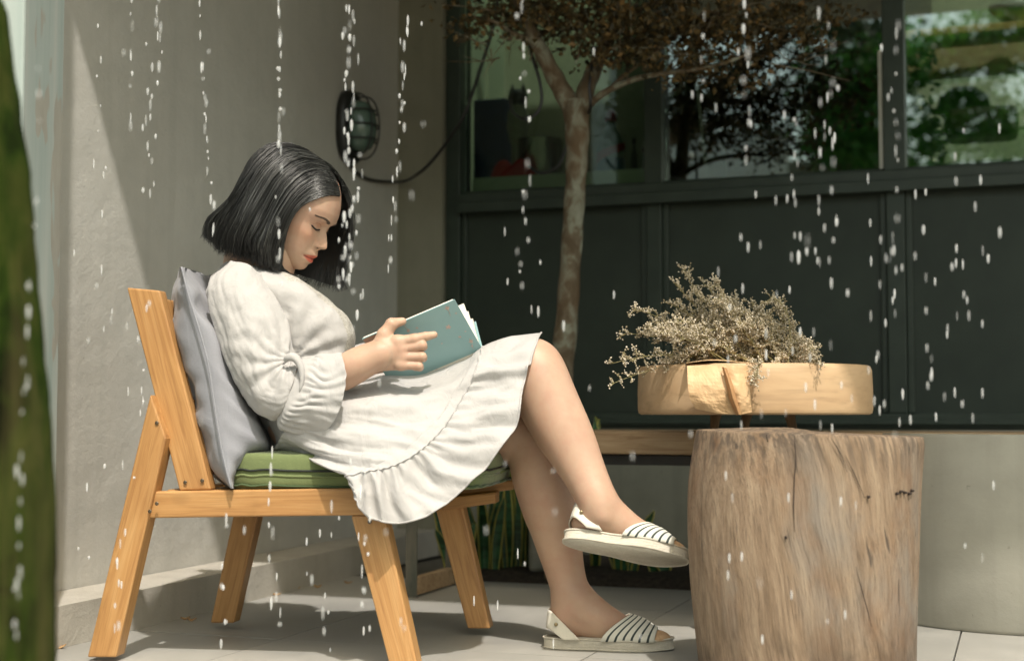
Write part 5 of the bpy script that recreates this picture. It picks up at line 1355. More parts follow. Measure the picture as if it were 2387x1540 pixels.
def sk_d(s, j, p):
    if j > 8.0 and j < 15.99: return .002*fbm(p, 9)
    e = min(1, j/.6)*min(1, max(0, (8.0-j))/.35) if j <= 8 else 0
    a = .0045*fbm(p, 8)*e
    # long soft drapes across the lap
    if s < 5:
        a += e*.0060*math.sin(j*3.1+.35*s+1.3*noise.noise(Vector((s*.35, j*.3, 2))))*min(1, s/1.2)*(1-max(0, (s-3.6)/1.4))
        a += e*.0025*noise.noise(Vector((s*1.2, j*3.2, 7)))
    if s >= 4.95:
        t = (s-5)/2; t = max(0, t); w = j*2.1 + .9*noise.noise(Vector((j*.9, 0, 4)))
        gath = math.exp(-((t-.06)/.16)**2)
        a += e*(.0035*gath*math.sin(j*19+2*noise.noise(Vector((j*1.7, 0, 1)))) + .0030*gath)
        a += e*.0075*t**.6*((1-2*abs(noise.noise(Vector((j*2.3, t*.7, 6)))))-.5) + e*.0032*((1-2*abs(noise.noise(Vector((j*4.5+t, t*2.0, 16)))))-.5)
        a += e*(.0085*t**.8*math.sin(w*2.7) + .0065*math.exp(-((t-.45)/.35)**2)*math.sin(j*9.5+2.5*noise.noise(Vector((j, s, 1)))))
    if s < 4.4: a += e*.0035*((1-2*abs(noise.noise(Vector((s*.55+j*.25, j*1.1-s*.3, 12)))))-.5) + .0016*((1-2*abs(noise.noise(Vector((p[0]*18, p[1]*12, p[2]*26)))))-.5)*e
    if 4.35 < s < 5.0: a += .0018
    if abs(s-4.36) < .05: a -= .0012
    return a
sk, sV, scn = loft('skirt', SK, 14, 130, 3.235, M_['linen'], dress, sk_d, zfloor=cz1+.012)
s_m = sk.modifiers.new('solid', 'SOLIDIFY'); s_m.thickness = .0016
HE = [Vector(sV[-1, j]) for j in range(0, 8*14+1)]
pyobj('hem', *tube_data(HE, .0022, 6), M_['linen'], dress, True)
SE2 = [Vector(sV[int(round(129*4.36/7)), j]) + Vector((0,-.0006,0)) for j in range(2, 8*14)]
pyobj('band_seam', *tube_data(SE2, .0008, 5), M_['linen'], dress, True)
SE = [Vector(sV[int(round(129*5/7)), j]) + Vector((0,-.0012,0)) for j in range(2, 8*14)]
pyobj('gather_seam', *tube_data(SE, .0010, 5), M_['linen'], dress, True)
# right sleeve and its cuff ruffle
def ss_(ax, ay, mx, my, bx, by, hd, Yc=3.055): 
    return [(ax,ay,Yc),((ax*2+mx)/3-.0,(ay*2+my)/3,Yc-hd*.72),(mx,my,Yc-hd),((bx*2+mx)/3,(by*2+my)/3,Yc-hd*.72),(bx,by,Yc)]
SL = [ss_(535,606,575,615,610,640,.03,3.12), ss_(508,628,560,650,622,668,.05,3.10), ss_(486,660,560,690,645,706,.055,3.08), ss_(490,715,575,745,668,752,.058,3.07), ss_(510,785,590,800,676,792,.058,3.06), ss_(535,850,605,845,676,818,.058,3.055), ss_(563,910,615,880,672,834,.056,3.05), ss_(596,955,628,905,674,840,.054,3.045), ss_(630,975,655,915,682,840,.05,3.04), ss_(648,976,675,915,700,838,.047,3.04)]
def sl_d(s, j, p):
    a = .004*fbm(p, 10) + .002*fbm((p[0], p[1], p[2]), 24)
    q = Vector(p) - at(672, 838, 3.0); th = math.atan2(q.z, q.x); r_ = q.length
    rg = lambda v: (1-2*abs(noise.noise(v)))
    a += .0045*math.sin(th*13+3.2*noise.noise(Vector(p)*10))*math.exp(-((r_-.05)/.055)**2)*(.4+.9*abs(noise.noise(Vector(p)*14)))
    a += .0060*(rg(Vector((j*1.2+.15*s, s*.22, 2)))-.55)*min(1, s/2) + .0020*(rg(Vector((j*3.4-.5*s, s*.7, 8)))-.5)*min(1, s/2)
    a += .0014*(rg(Vector((p[0]*16+p[2]*16, p[2]*30-p[0]*26, 1)))-.5)
    return a
slv, slV, slc = loft('sleeve', SL, 12, 80, [3.12,3.10,3.08,3.07,3.06,3.055,3.05,3.045,3.04,3.04], M_['linen'], dress, sl_d)
slv.modifiers.new('solid', 'SOLIDIFY').thickness = .0015
CU = [ss_(648,976,675,915,702,838,.046,3.04), ss_(652,992,700,925,735,832,.052,3.035), ss_(672,1012,738,935,765,828,.056,3.03), ss_(726,1020,782,968,796,832,.055,3.03)]
CU[-1] = [(726,1020,3.03),(770,990,2.985),(798,930,2.965),(804,865,2.97),(795,826,3.03)]
CU[-2] = [(684,1008,3.03),(716,975,2.985),(742,925,2.972),(758,882,2.98),(752,828,3.03)]
def cu_d(s, j, p):
    t = s/3; e = 1
    g1 = math.exp(-((t-.42)/.12)**2)
    a = .0035*fbm(p, 16)
    a += e*(.0026*g1*math.sin(j*23+4*noise.noise(Vector((j*2, 0, 3)))) + .0085*max(0, t-.42)*(1-2*abs(noise.noise(Vector((j*2.6, t*.8, 2))))-.4) + .0032*math.exp(-((t-.62)/.14)**2)*math.sin(j*15+4*noise.noise(Vector((j*1.7, 0, 9)))))
    a += .0022*g1
    return a
cuf, cV, cc = loft('cuff_ruffle', CU, 16, 60, [3.04,3.035,3.03,3.03], M_['linen'], dress, cu_d)
cuf.modifiers.new('solid', 'SOLIDIFY').thickness = .0015
pyobj('cuff_hem', *tube_data([Vector(v) for v in cV[-1]] + [Vector(cV[-1][0])], .0018, 6), M_['linen'], dress, True)
# knot of the sleeve tie
V, Fc = tube_data([Vector(p) for p in spline([at(664,842,2.998), at(672,833,2.992), at(684,832,2.990), at(695,842,2.988), at(703,862,2.986), at(704,890,2.985), at(698,915,2.987)], 16)], [.003,.006,.008,.009,.0095,.0095,.009,.0085,.008,.0075,.007,.006,.005,.004,.003,.001], 12)
pyobj('sleeve_tie', V, Fc, M_['linen'], dress, True)
# left sleeve with ruffle, beyond the body
SL2 = [ss_(600,640,640,650,680,665,.04,3.37), ss_(560,700,640,720,720,730,.055,3.40), ss_(600,800,680,820,760,800,.058,3.41), ss_(660,900,720,890,790,830,.055,3.40), ss_(740,915,780,880,815,815,.05,3.395), ss_(800,905,830,865,848,800,.055,3.39), ss_(838,900,868,862,872,802,.062,3.385)]
l2, _, _ = loft('sleeve', SL2, 10, 50, [3.37,3.40,3.41,3.40,3.395,3.39,3.385], M_['linen'], dress, lambda s, j, p: .004*fbm(p, 12) + (.006*math.sin(j*9) if s > 5 else 0)*max(0, s-5))
l2.modifiers.new('solid', 'SOLIDIFY').thickness = .0015
# ---- hair
def hairmat():
    m, nt, b = newmat('black_hair'); b.inputs['Roughness'].default_value = .40; b.inputs['Specular IOR Level'].default_value = .75
    g = nd(nt, 'ShaderNodeNewGeometry'); nt.links.new(ramp(nt, g.outputs['Random Per Island'], [(0, (.004,.004,.004)), (.5, (.010,.010,.009)), (.85, (.028,.029,.026)), (1, (.085,.088,.08))]), b.inputs['Base Color'])  # palest strands carry the grey-green sheen in their colour
    return m
M_['hair'] = hairmat()
GN = [
 [(788,458,3.215),(760,457,3.19),(720,470,3.165),(692,490,3.15),(673,525,3.145),(658,565,3.145),(650,618,3.155)],
 [(785,438,3.215),(745,428,3.175),(702,452,3.145),(668,500,3.13),(650,550,3.13),(638,588,3.135),(634,626,3.155)],
 [(775,412,3.215),(725,402,3.165),(676,438,3.13),(641,500,3.12),(622,550,3.115),(608,585,3.12),(608,616,3.145)],
 [(755,386,3.215),(700,378,3.16),(650,415,3.125),(612,480,3.115),(588,530,3.11),(572,565,3.12),(570,602,3.145)],
 [(730,364,3.22),(675,358,3.17),(626,395,3.135),(590,450,3.12),(563,505,3.12),(543,545,3.13),(541,590,3.155)],
 [(705,350,3.225),(652,349,3.185),(610,385,3.16),(580,432,3.15),(550,482,3.15),(519,526,3.16),(514,574,3.18)],
 [(685,343,3.235),(640,344,3.22),(604,374,3.205),(580,414,3.20),(549,466,3.20),(501,512,3.21),(492,556,3.225)],
 [(682,341,3.25),(638,342,3.25),(603,372,3.25),(579,412,3.25),(548,464,3.255),(497,508,3.26),(490,548,3.265)],
 [(684,342,3.265),(642,344,3.285),(608,376,3.295),(584,418,3.305),(556,470,3.315),(515,515,3.32),(505,560,3.32)],
 [(700,348,3.27),(660,352,3.31),(625,392,3.33),(600,450,3.345),(580,505,3.35),(565,550,3.35),(560,600,3.345)]]
GFar = [
 [(786,452,3.222),(799,450,3.25),(812,475,3.275),(817,515,3.29),(812,565,3.305),(806,615,3.31),(803,670,3.31)],
 [(780,430,3.225),(796,432,3.27),(806,465,3.30),(810,510,3.315),(800,565,3.325),(792,615,3.33),(785,674,3.325)],
 [(766,402,3.23),(784,410,3.285),(796,455,3.32),(796,505,3.335),(782,560,3.34),(768,610,3.34),(758,668,3.335)],
 [(745,376,3.235),(765,392,3.30),(776,445,3.335),(770,500,3.35),(752,560,3.35),(735,605,3.345),(722,655,3.335)],
 [(722,360,3.24),(738,380,3.315),(740,440,3.35),(728,500,3.36),(705,560,3.355),(690,605,3.345),(680,640,3.335)],
 [(700,348,3.25),(700,372,3.32),(690,430,3.355),(672,500,3.365),(650,560,3.36),(635,600,3.35),(625,630,3.34)]]
EYE = Vector((0, 0, CAMH))
def clear(q, lift):
    """keep a lock outside the scalp and the face"""
    v = Vector(q); d = (v-EYE); L = d.length; d.normalize(); h = hbvh.ray_cast(EYE, d)
    if h[0] is not None and h[3] < L + lift: return np.array(EYE + d*(h[3]-lift))
    return q
def shove(q, lift):
    v = Vector(q); loc, nn_, ix, dd_ = hbvh.find_nearest(v)
    o = loc - HO
    if nn_.dot(o) < 0: nn_ = -nn_
    if (v-loc).dot(nn_) < lift and dd_ < .05: return np.array(loc + nn_*lift)
    return q
def hairmass(name, GD, nstr, seed, lift=.004, near=False, taper=1.0, shell=True):
    A = np.array([[list(at(*p)) for p in g] for g in GD]); r = random.Random(seed); V, Fc = [], []
    nu, nv = 60, 40
    g2 = lambda u: cr(A, u*(len(A)-1))
    if shell:
        rows = []
        for i in range(nv):
            gg = g2(i/(nv-1)); 
            for j in range(nu):
                q = cr(gg, (len(gg)-1)*j/(nu-1)*.97); V.append(clear(q, .002) if near else q)
        for i in range(nv-1):
            for j in range(nu-1): a = i*nu+j; Fc.append((a, a+1, a+nu+1, a+nu))
    cen = np.array(at(690, 480, 3.24))
    clumps = [r.random() for _ in range(46)]
    for s in range(nstr):
        u0 = r.random(); cl = min(clumps, key=lambda c: abs(c-u0)); gg0 = g2(u0); gg1 = g2(min(1, max(0, cl + (u0-cl)*.45)))
        L = r.uniform(.93, 1.05) if r.random() < .8 else r.uniform(.75, .95)
        off = r.uniform(0, lift)**1.0; r2 = r.uniform(-.6, 1.6); P = []; N = 15; ph = r.uniform(0, 6.28); wa = r.uniform(.0002, .0016); mixk = r.uniform(.2, .8)
        fly = r.random() < .06
        for i in range(N):
            t = i/(N-1)*L; tt = min((len(gg0)-1)*t, len(gg0)-1.0001)
            q = cr(gg0, tt)*(1-mixk*t) + cr(gg1, tt)*mixk*t
            if t > 1: q = q + (cr(gg0, len(gg0)-1.0001)-cr(gg0, len(gg0)-1.1))*((t-1)*60)*.5
            n = q-cen; n[2] *= .6; n = n/np.linalg.norm(n)
            q = q + n*(off*(.6+.7*t*r2) + .001) + np.array([math.sin(ph+t*9), math.cos(ph*2+t*7), 0])*wa*(.3+t)
            if fly: q = q + n*.008*math.sin(t*3.1+.2)
            nz3 = Vector((u0*9, t*2.6, seed*3.7)); q = q + np.array(noise.noise_vector(nz3))*.0085*min(1, t*1.5) + np.array(noise.noise_vector(Vector((cl*31, t*4.2, 1.3))))*.0050*t
            if near: q = clear(q, .0035 + off*.6)
            elif t < .72 and seed == 4: q = shove(q, .003 + off*.5)
            if t > .8: q = q + np.array([math.sin(ph*3+t*14), math.cos(ph+t*12), .4*math.sin(ph*5+t*10)])*(t-.8)*.045
            P.append(q)
        w = r.uniform(.0004, .0009)
        # flat ribbons catch the light along the lock
        tube_data([Vector(p) for p in P], [w*(1.0 if 0 < i < N-3 else .8 if i == 0 else .25+.2*(N-1-i)) for i in range(N)], 3, V, Fc, False)
    return V, Fc
V1, F1 = hairmass('n', GN, 4600, 3, .008, True)
V2, F2 = hairmass('f', GFar, 1000, 4, .005)
o1 = len(V1); V1 = [tuple(v) for v in V1] + [tuple(v) for v in V2]; F1 = F1 + [tuple(q+o1 for q in f) for f in F2]
# under layer so that no scalp shows
hair = pyobj('hair', V1, F1, M_['hair'], person, True)
# under the cheek: inner locks that close the shape below the jaw
GI = [[(655,560,3.17),(655,590,3.17),(658,615,3.175),(668,632,3.18),(682,640,3.19)],[(640,560,3.2),(640,595,3.2),(645,625,3.2),(662,642,3.21),(690,650,3.22)],[(620,560,3.25),(625,600,3.25),(640,630,3.25),(680,650,3.26),(715,655,3.28)]]
V3, F3 = hairmass('i', GI, 320, 6, .004); pyobj('hair_underlayer', V3, F3, M_['hair'], person, True)
# ---- sandals
M_['canvas'] = cloth('cream_canvas', (.60,.56,.47), (.67,.63,.54), weave=2200, wr=.15, wscale=60)
def solemat():
    m, nt, b = newmat('felt_sole'); b.inputs['Roughness'].default_value = .95
    n = noi(nt, vec(nt), 240, 4, .7); w = noi(nt, vec(nt, (3, 18, 18)), 6, 3, .5, 1.5)
    nt.links.new(mixc(nt, .5, ramp(nt, n, [(.3, (.42,.38,.31)), (.7, (.58,.54,.45))]), ramp(nt, w, [(.35, (.46,.42,.34)), (.65, (.58,.54,.46))])), b.inputs['Base Color'])
    p = bump(nt, b, n, .5, .0015); bump(nt, b, w, .35, .003, p); return m
M_['sole'] = solemat()
M_['suede'] = simple('tan_suede', (.46,.29,.16), (.56,.37,.22), 160, .9, .2, .0015)
def stripemat():
    m, nt, b = newmat('striped_canvas'); b.inputs['Roughness'].default_value = .85
    uv = nd(nt, 'ShaderNodeUVMap'); sx = nd(nt, 'ShaderNodeSeparateXYZ'); nt.links.new(uv.outputs[0], sx.inputs[0])
    a = nd(nt, 'ShaderNodeMath', operation='MULTIPLY'); nt.links.new(sx.outputs[0], a.inputs[0]); a.inputs[1].default_value = 6.6
    f = nd(nt, 'ShaderNodeMath', operation='FRACT'); nt.links.new(a.outputs[0], f.inputs[0])
    nt.links.new(mixc(nt, ramp(nt, f.outputs[0], [(.60, (0,0,0)), (.64, (1,1,1)), (.90, (1,1,1)), (.94, (0,0,0))]), (.64,.62,.54), (.035,.048,.045)), b.inputs['Base Color'])
    bump(nt, b, noi(nt, vec(nt), 500, 2), .2, .001); return m
M_['stripe'] = stripemat()
M_['brass'] = simple('rivet', (.30,.24,.14), None, 10, .35, metallic=.9)
def sandal(heel, toe, width, th, up, label, toe_px, strap_px, band, cap, wide=1.0):
    """heel, toe: points of the sole axis at its upper rim; up: sole normal"""
    ax = (toe-heel); L = ax.length; ax.normalize(); sd_ = up.cross(ax).normalized(); upn = ax.cross(sd_).normalized()    # sd_: away from the camera when ax is +x
    M = Matrix(((ax.x, sd_.x, upn.x, heel.x), (ax.y, sd_.y, upn.y, heel.y), (ax.z, sd_.z, upn.z, heel.z), (0, 0, 0, 1)))
    e = empty('sandal', heel); e.parent = person; bpy.context.view_layer.update(); e.matrix_parent_inverse = person.matrix_world.inverted()
    e['label'] = label
    n = 90; prof = [(-.93, -th), (-1.0, -th*.86), (-1.0, -th*.62), (-.965, -th*.5), (-1.0, -th*.38), (-1.015, -th*.15), (-1.0, -.001), (-.95, .001)]
    def outline(t, s):                                  # t angle
        c, q = math.cos(t), math.sin(t)
        x = L/2 + L/2*math.copysign(abs(c)**.8, c)
        u = x/L; w = width/2*(.80 + .22*math.sin(max(0, min(1, (u-.35)/.65))*math.pi) - .10*math.exp(-((u-.42)/.14)**2))
        return x, w*math.copysign(abs(q)**.75, q)
    V, Fc = [], []
    for (s, z) in prof:
        k_ = abs(s)
        for i in range(n):
            x, y = outline(2*math.pi*i/n, 1); cx_ = L/2
            ins_ = (1-k_)*.018*3
            V.append(M @ Vector((cx_+(x-cx_)*(1-ins_*.35), y*(1-ins_*2.2), z + .004*math.sin(x/L*math.pi)*0 + .006*max(0, x/L-.8)*3)))
    for j in range(len(prof)-1):
        for i in range(n): Fc.append((j*n+i, j*n+(i+1) % n, (j+1)*n+(i+1) % n, (j+1)*n+i))
    Fc.append(tuple(reversed(range(n)))); Fc.append(tuple((len(prof)-1)*n+i for i in range(n)))
    so_ = pyobj('sole', V, Fc, M_['sole'], e, True)
    for zz, nm_ in ((.0, .0026), (-th*.93, .0024)):
        ring = [M @ Vector((L/2+(outline(2*math.pi*i/n, 1)[0]-L/2)*1.005, outline(2*math.pi*i/n, 1)[1]*1.0, zz + .006*max(0, outline(2*math.pi*i/n, 1)[0]/L-.8)*3)) for i in range(n+1)]
        pyobj('welt', *tube_data(ring, nm_, 6), M_['sole'], e, True)
    # striped toe band: arch from side to side
    u0, u1, hh = band; V, Fc, uvs = [], [], []; na, nb = 26, 24
    for i in range(na):
        u = u0+(u1-u0)*i/(na-1); w = outline(math.acos(max(-1, min(1, math.copysign(abs((u-.5)*2)**(1/.8), u-.5)))), 1)[1]
        w = width/2*(.97 if u < .75 else .97*(1-((u-.75)/.30)**2)); h_ = np.interp(u, [u0, (u0+u1)/2, u1], hh)
        for j in range(nb):
            a = math.pi*j/(nb-1); rake = .10*L*math.sin(a)*(1-(u-u0)/(u1-u0)*.3)
            V.append(M @ Vector((u*L + (rake if False else 0) - .0 + L*(.20*(1-i/(na-1))+.02)*math.sin(a)**1.2, -w*math.cos(a), h_*math.sin(a)**.75 - .002))); uvs.append(((u-u0)/(u1-u0), j/(nb-1)))
    for i in range(na-1):
        for j in range(nb-1): Fc.append((i*nb+j, i*nb+j+1, (i+1)*nb+j+1, (i+1)*nb+j))
    bd = pyobj('toe_band', V, Fc, M_['stripe'], e, True); uvl = bd.data.uv_layers.new(name='UVMap')
    for lp_ in bd.data.loops: uvl.data[lp_.index].uv = uvs[lp_.vertex_index]
    bd.modifiers.new('solid', 'SOLIDIFY').thickness = .0022
    # tan toe patch
    u0c, u1c, hc = cap; V, Fc = [], []; na, nb = 14, 22
    for i in range(na):
        f = i/(na-1); u = u0c+(u1c-u0c)*f; w = width/2*.80*math.sqrt(max(0, 1-f**2.4)) + .001; h_ = hc*math.sqrt(max(0, 1-f**2.2)) + .0005
        for j in range(nb):
            a = math.pi*j/(nb-1); V.append(M @ Vector((u*L+.02*L*math.sin(a)*(1-f), -w*math.cos(a), h_*math.sin(a)**.8)))
    for i in range(na-1):
        for j in range(nb-1): Fc.append((i*nb+j, i*nb+j+1, (i+1)*nb+j+1, (i+1)*nb+j))
    pyobj('toe_patch', V, Fc, M_['suede'], e, True)
    # sling strap round the heel: near flap, back, far flap
    V, Fc = [], []; na, nb = 40, 8
    for i in range(na):
        f = i/(na-1); a = f*math.pi                      # 0 near side .. pi/2 behind .. pi far side
        s_ = math.sin(a)
        lo_ = (Vector((.27*L*(1-s_**.55)+.02*L*s_, 0, 0)), 0)
        for j in range(nb):
            g = j/(nb-1)
            # near/far foot of the strap spans u .17...29 at the sole, rises back to the heel
            ub = np.interp(g, [0, 1], [.165, .295]); ut = np.interp(g, [0, 1], [.045, .06])
            kk = min(1, s_*1.35)
            x = L*(ub*(1-kk) + ut*kk); z = (0 if True else 0) + strap_px[0]*kk**.9*(1-.0) + strap_px[1]*(g)*kk
            w = width/2*(.95*(1-kk)+.84*kk); 
            y = -w*math.cos(a)*(1+(wide-1)*kk)
            x -= .012*L*0
            V.append(M @ Vector((x - .03*L*max(0, s_-.7)/.3, y, z)))
    for i in range(na-1):
        for j in range(nb-1): Fc.append((i*nb+j, i*nb+j+1, (i+1)*nb+j+1, (i+1)*nb+j))
    st_ = pyobj('heel_strap', V, Fc, M_['canvas'], e, True); st_.modifiers.new('solid', 'SOLIDIFY').thickness = .0025; 
    p = V[8*nb+5] if False else V[7*nb+4]; p = Vector(p) + Vector((0, -.003, 0))
    lathe('rivet', [(.0018,-.001),(.0042,-.0005),(.0042,.0015),(.0018,.002)], M_['brass'], e, 14, M=Matrix.Translation(p) @ Matrix.Rotation(R(90), 4, 'X'))
    return e
# planted left sandal
hp1 = onfloor(1268, 1474, .028); hp1 = at(1268, 1462, 3.25); hp1.z = .024
tp1 = at(1569, 1480, 3.21); tp1.z = .024
sandal(hp1, tp1, .088, .023, Vector((0,0,1)), 'sandal standing flat on the floor', None, (.022, .040), (.45, .86, (.056, .046, .026)), (.80, .985, .021))
hp2 = at(1317, 1240, 3.085); tp2 = at(1606, 1292, 3.06)
axr = (tp2-hp2).normalized(); up0 = Vector((0,0,1)); up0 = (up0 - axr*up0.dot(axr)).normalized(); rollm = Matrix.Rotation(R(30), 4, axr)
upr = (rollm.to_3x3() @ up0)
if upr.y < 0: upr = (Matrix.Rotation(R(-30), 3, axr) @ up0)
sandal(hp2, tp2, .088, .022, upr, 'sandal on the raised foot, sole tilted towards the camera', None, (.022, .040), (.45, .86, (.054, .045, .026)), (.80, .985, .021), 1.5)
# ================================================================ the book
bookY = 3.07
book = empty('book', at(1020, 850, 3.12), 'open hardback with a teal cover strewn with pink blossom held in her hands', 'book')
A_ = at(844, 790, 3.05); B_ = at(1060, 698, 3.05); C_ = at(1125, 814, 3.16); D_ = C_ + (A_ - B_)
w_ = (B_-A_); L_ = w_.length
def covermat():
    m, nt, b = newmat('teal_cover'); b.inputs['Roughness'].default_value = .32; b.inputs['Specular IOR Level'].default_value = .4
    n = noi(nt, vec(nt), 6, 3); nt.links.new(ramp(nt, n, [(.3, (.25,.40,.41)), (.7, (.285,.445,.45))]), b.inputs['Base Color']); return m
M_['teal'] = covermat(); M_['paper'] = simple('book_paper', (.66,.63,.54), (.72,.69,.6), 300, .8, .3, .001, stretch=(1,1,12))
M_['blossom'] = simple('blossom_print', (.50,.36,.31), (.58,.43,.37), 60, .4)
nrm = (B_-A_).cross(C_-B_).normalized()
if nrm.y > 0: nrm = -nrm                              # towards the camera
def slab4(name, q, off, th, m, parent, bev=.0008):
    return board(name, None, q[0], -nrm, th, m, parent, bev, [p - nrm*off for p in q])
cov = slab4('cover', [A_, B_, C_, D_], 0, .0022, M_['teal'], book)
ins = lambda p, q, t: p.lerp(q, t)
e1 = (B_-A_).normalized(); e2 = (C_-B_).normalized()
slab4('page_block', [A_+e2*.003+e1*.003, B_+e2*.003-e1*.004, C_-e1*.004, D_+e1*.003], .0026, .006, M_['paper'], book)
# far half: swings away from the spine
Fp = at(1103, 728, 3.31); f2 = (Fp - C_); f2n = f2.normalized()
n2 = e1.cross(f2n).normalized()
if n2.y < 0: n2 = -n2
def curved(name, off, th, m, inset, bow):
    V, Fc = [], []; nu, nv = 14, 2; Wd = .148
    for s in (0, 1):
        for i in range(nu):
            t = i/(nu-1)
            for j in (0, 1):
                base = (C_ - e1*inset) if j == 0 else (D_ + e1*inset)
                p = base + f2n*(t*(Wd-inset)) + n2*(off + s*th - bow*math.sin(t*math.pi*.9)); V.append(p)
    k2 = nu*2
    for i in range(nu-1):
        Fc.append((2*i, 2*i+1, 2*i+3, 2*i+2)); Fc.append((k2+2*i, k2+2*i+2, k2+2*i+3, k2+2*i+1))
        Fc.append((2*i, 2*i+2, k2+2*i+2, k2+2*i)); Fc.append((2*i+1, k2+2*i+1, k2+2*i+3, 2*i+3))
    Fc.append((0, k2, k2+1, 1)); e_ = 2*(nu-1); Fc.append((e_, e_+1, k2+e_+1, k2+e_))
    o = pyobj(name, V, Fc, m, book); bm = bmesh.new(); bm.from_mesh(o.data); bmesh.ops.recalc_face_normals(bm, faces=bm.faces); bm.to_mesh(o.data); bm.free(); return o
curved('cover', .009, .0022, M_['teal'], 0, .004); curved('page_block', -.001, .009, M_['paper'], .004, .012)
# a few fanned leaves between
for i in range(5):
    a = .18+.12*i
    fn = (f2n*(1-a) + (-e2)*a).normalized(); V = []; nu = 10
    for q in range(nu):
        t = q/(nu-1); bw = .012*math.sin(t*math.pi)*(1-a); V += [C_ - e1*.004 + fn*t*.140 + n2*-bw, D_ + e1*.004 + fn*t*.140 + n2*-bw]
    if i < 2: pyobj('leaf', V, [(2*q, 2*q+1, 2*q+3, 2*q+2) for q in range(nu-1)], M_['paper'], book, True)
# printed blossom, flush on the cover
r = random.Random(17); V, Fc = [], []
def blossom(px, py, s, an):
    P = onplane(px, py, A_, nrm) + nrm*.0004
    for k_ in range(5):
        a = an + k_*2*math.pi/5 + r.uniform(-.2, .2); d = e1*math.cos(a)+e2*math.sin(a); q = e1*-math.sin(a)+e2*math.cos(a); l = s*r.uniform(.7, 1.1); w = s*.28
        b0 = len(V); V.extend([P, P+d*l*.4+q*w, P+d*l*.85+q*w*.7, P+d*l, P+d*l*.85-q*w*.7, P+d*l*.4-q*w]); Fc.append((b0, b0+1, b0+2, b0+3, b0+4, b0+5))
for (x, y, s) in ((1043,718,.0062),(1046,762,.0070),(1072,785,.004),(1098,795,.0058),(952,770,.0050),(972,764,.0035),(1018,862,.0042),(1008,870,.0030),(1063,730,.0028),(1100,806,.0030),(1030,800,.0025),(1085,772,.0025)):
    blossom(x, y, s, r.uniform(0, 6))
pyobj('blossom_print', V, Fc, M_['blossom'], book)
V, Fc = [], []
for pts in ([(941,756),(950,768),(956,778)], [(1040,712),(1046,724),(1050,736)], [(1094,788),(1100,800),(1103,812)]):
    tube_data([onplane(x, y, A_, nrm) + nrm*.0005 for x, y in pts], .0005, 4, V, Fc, False)
pyobj('twig_print', V, Fc, M_['blossom'], book)
q = [(846,791),(884,774),(899,800),(864,815)]
qq = [onplane(x, y, A_, nrm) + nrm*.0004 for x, y in q]
pyobj('corner_print', qq, [(0,1,2,3)], simple('corner_picture', (.33,.21,.16), (.42,.3,.24), 90, .4), book)
# ================================================================ falling water
def watermat():
    m, nt, b = newmat('falling_water'); b.inputs['Base Color'].default_value = (.84,.85,.84,1); b.inputs['Roughness'].default_value = .10
    b.inputs['Transmission Weight'].default_value = .25; b.inputs['IOR'].default_value = 1.33; b.inputs['Specular IOR Level'].default_value = 1
    t = nd(nt, 'ShaderNodeBsdfTransparent'); mx = nd(nt, 'ShaderNodeMixShader'); oi = nd(nt, 'ShaderNodeObjectInfo'); lw_ = nd(nt, 'ShaderNodeLayerWeight'); lw_.inputs[0].default_value = .35
    mr = nd(nt, 'ShaderNodeMapRange'); mr.inputs[3].default_value = .10; mr.inputs[4].default_value = .62; nt.links.new(oi.outputs['Random'], mr.inputs[0])
    f = nd(nt, 'ShaderNodeMath', operation='SUBTRACT', use_clamp=True); f.inputs[0].default_value = 1.05; nt.links.new(lw_.outputs['Facing'], f.inputs[1])
    g = nd(nt, 'ShaderNodeMath', operation='MULTIPLY'); nt.links.new(mr.outputs[0], g.inputs[0]); nt.links.new(f.outputs[0], g.inputs[1])
    nt.links.new(g.outputs[0], mx.inputs[0]); nt.links.new(t.outputs[0], mx.inputs[1]); nt.links.new(b.outputs[0], mx.inputs[2]); nt.links.new(mx.outputs[0], nt.nodes['Material Output'].inputs[0])
    return m
M_['water'] = watermat()
bm = bmesh.new(); rings = [(0, 1.0), (.16, .9), (.30, .62), (.36, .25), (.34, -.15), (.27, -.5), (.15, -.82), (0, -1.0)]; nn = 8; prev = None
for (rr, z) in rings:
    cur = [bm.verts.new((0, 0, z))] if rr == 0 else [bm.verts.new((rr*math.cos(2*math.pi*k_/nn), rr*math.sin(2*math.pi*k_/nn), z)) for k_ in range(nn)]
    if prev is not None:
        for k_ in range(nn):
            a = prev[k_ % len(prev)]; b = prev[(k_+1) % len(prev)]; c = cur[(k_+1) % len(cur)]; d = cur[k_ % len(cur)]
            L = [];  [L.append(v) for v in (a, b, c, d) if v not in L]
            bm.faces.new(L)
    prev = cur
bmesh.ops.recalc_face_normals(bm, faces=bm.faces)
drop_me = bpy.data.meshes.new('water_drop'); bm.to_mesh(drop_me); bm.free(); drop_me.materials.append(M_['water'])
for p in drop_me.polygons: p.use_smooth = True
rd = random.Random(12); DR = []
LAB = ['water drop falling through the air in the yard']
def line(x0, y0, x1, y1, n, w=5, h=13, jx=3, Y=2.6, jY=.1):
    for i in range(n):
        t = (i + rd.uniform(-.9, .9))/max(1, n-1); t = min(1, max(0, t))
        if rd.random() < .12: continue
        DR.append((x0+(x1-x0)*t+rd.gauss(0, jx), y0+(y1-y0)*t, Y+rd.uniform(-jY, jY)-(.45 if rd.random() < .3 and Y > 2 else 0), w*rd.choice((.6,.8,1.0,1.3,1.5)), h*rd.choice((.35,.55,.75,.95,1.15)), LAB[0]))
LAB[0] = 'water drop in the thin stream falling in front of her black hair'
line(650,0,652,350,20,6,14,2.5,2.55); line(655,350,650,660,9,5,13,4,2.55)
LAB[0] = 'water drop in the dense stream falling before the wall lamp and past her face'
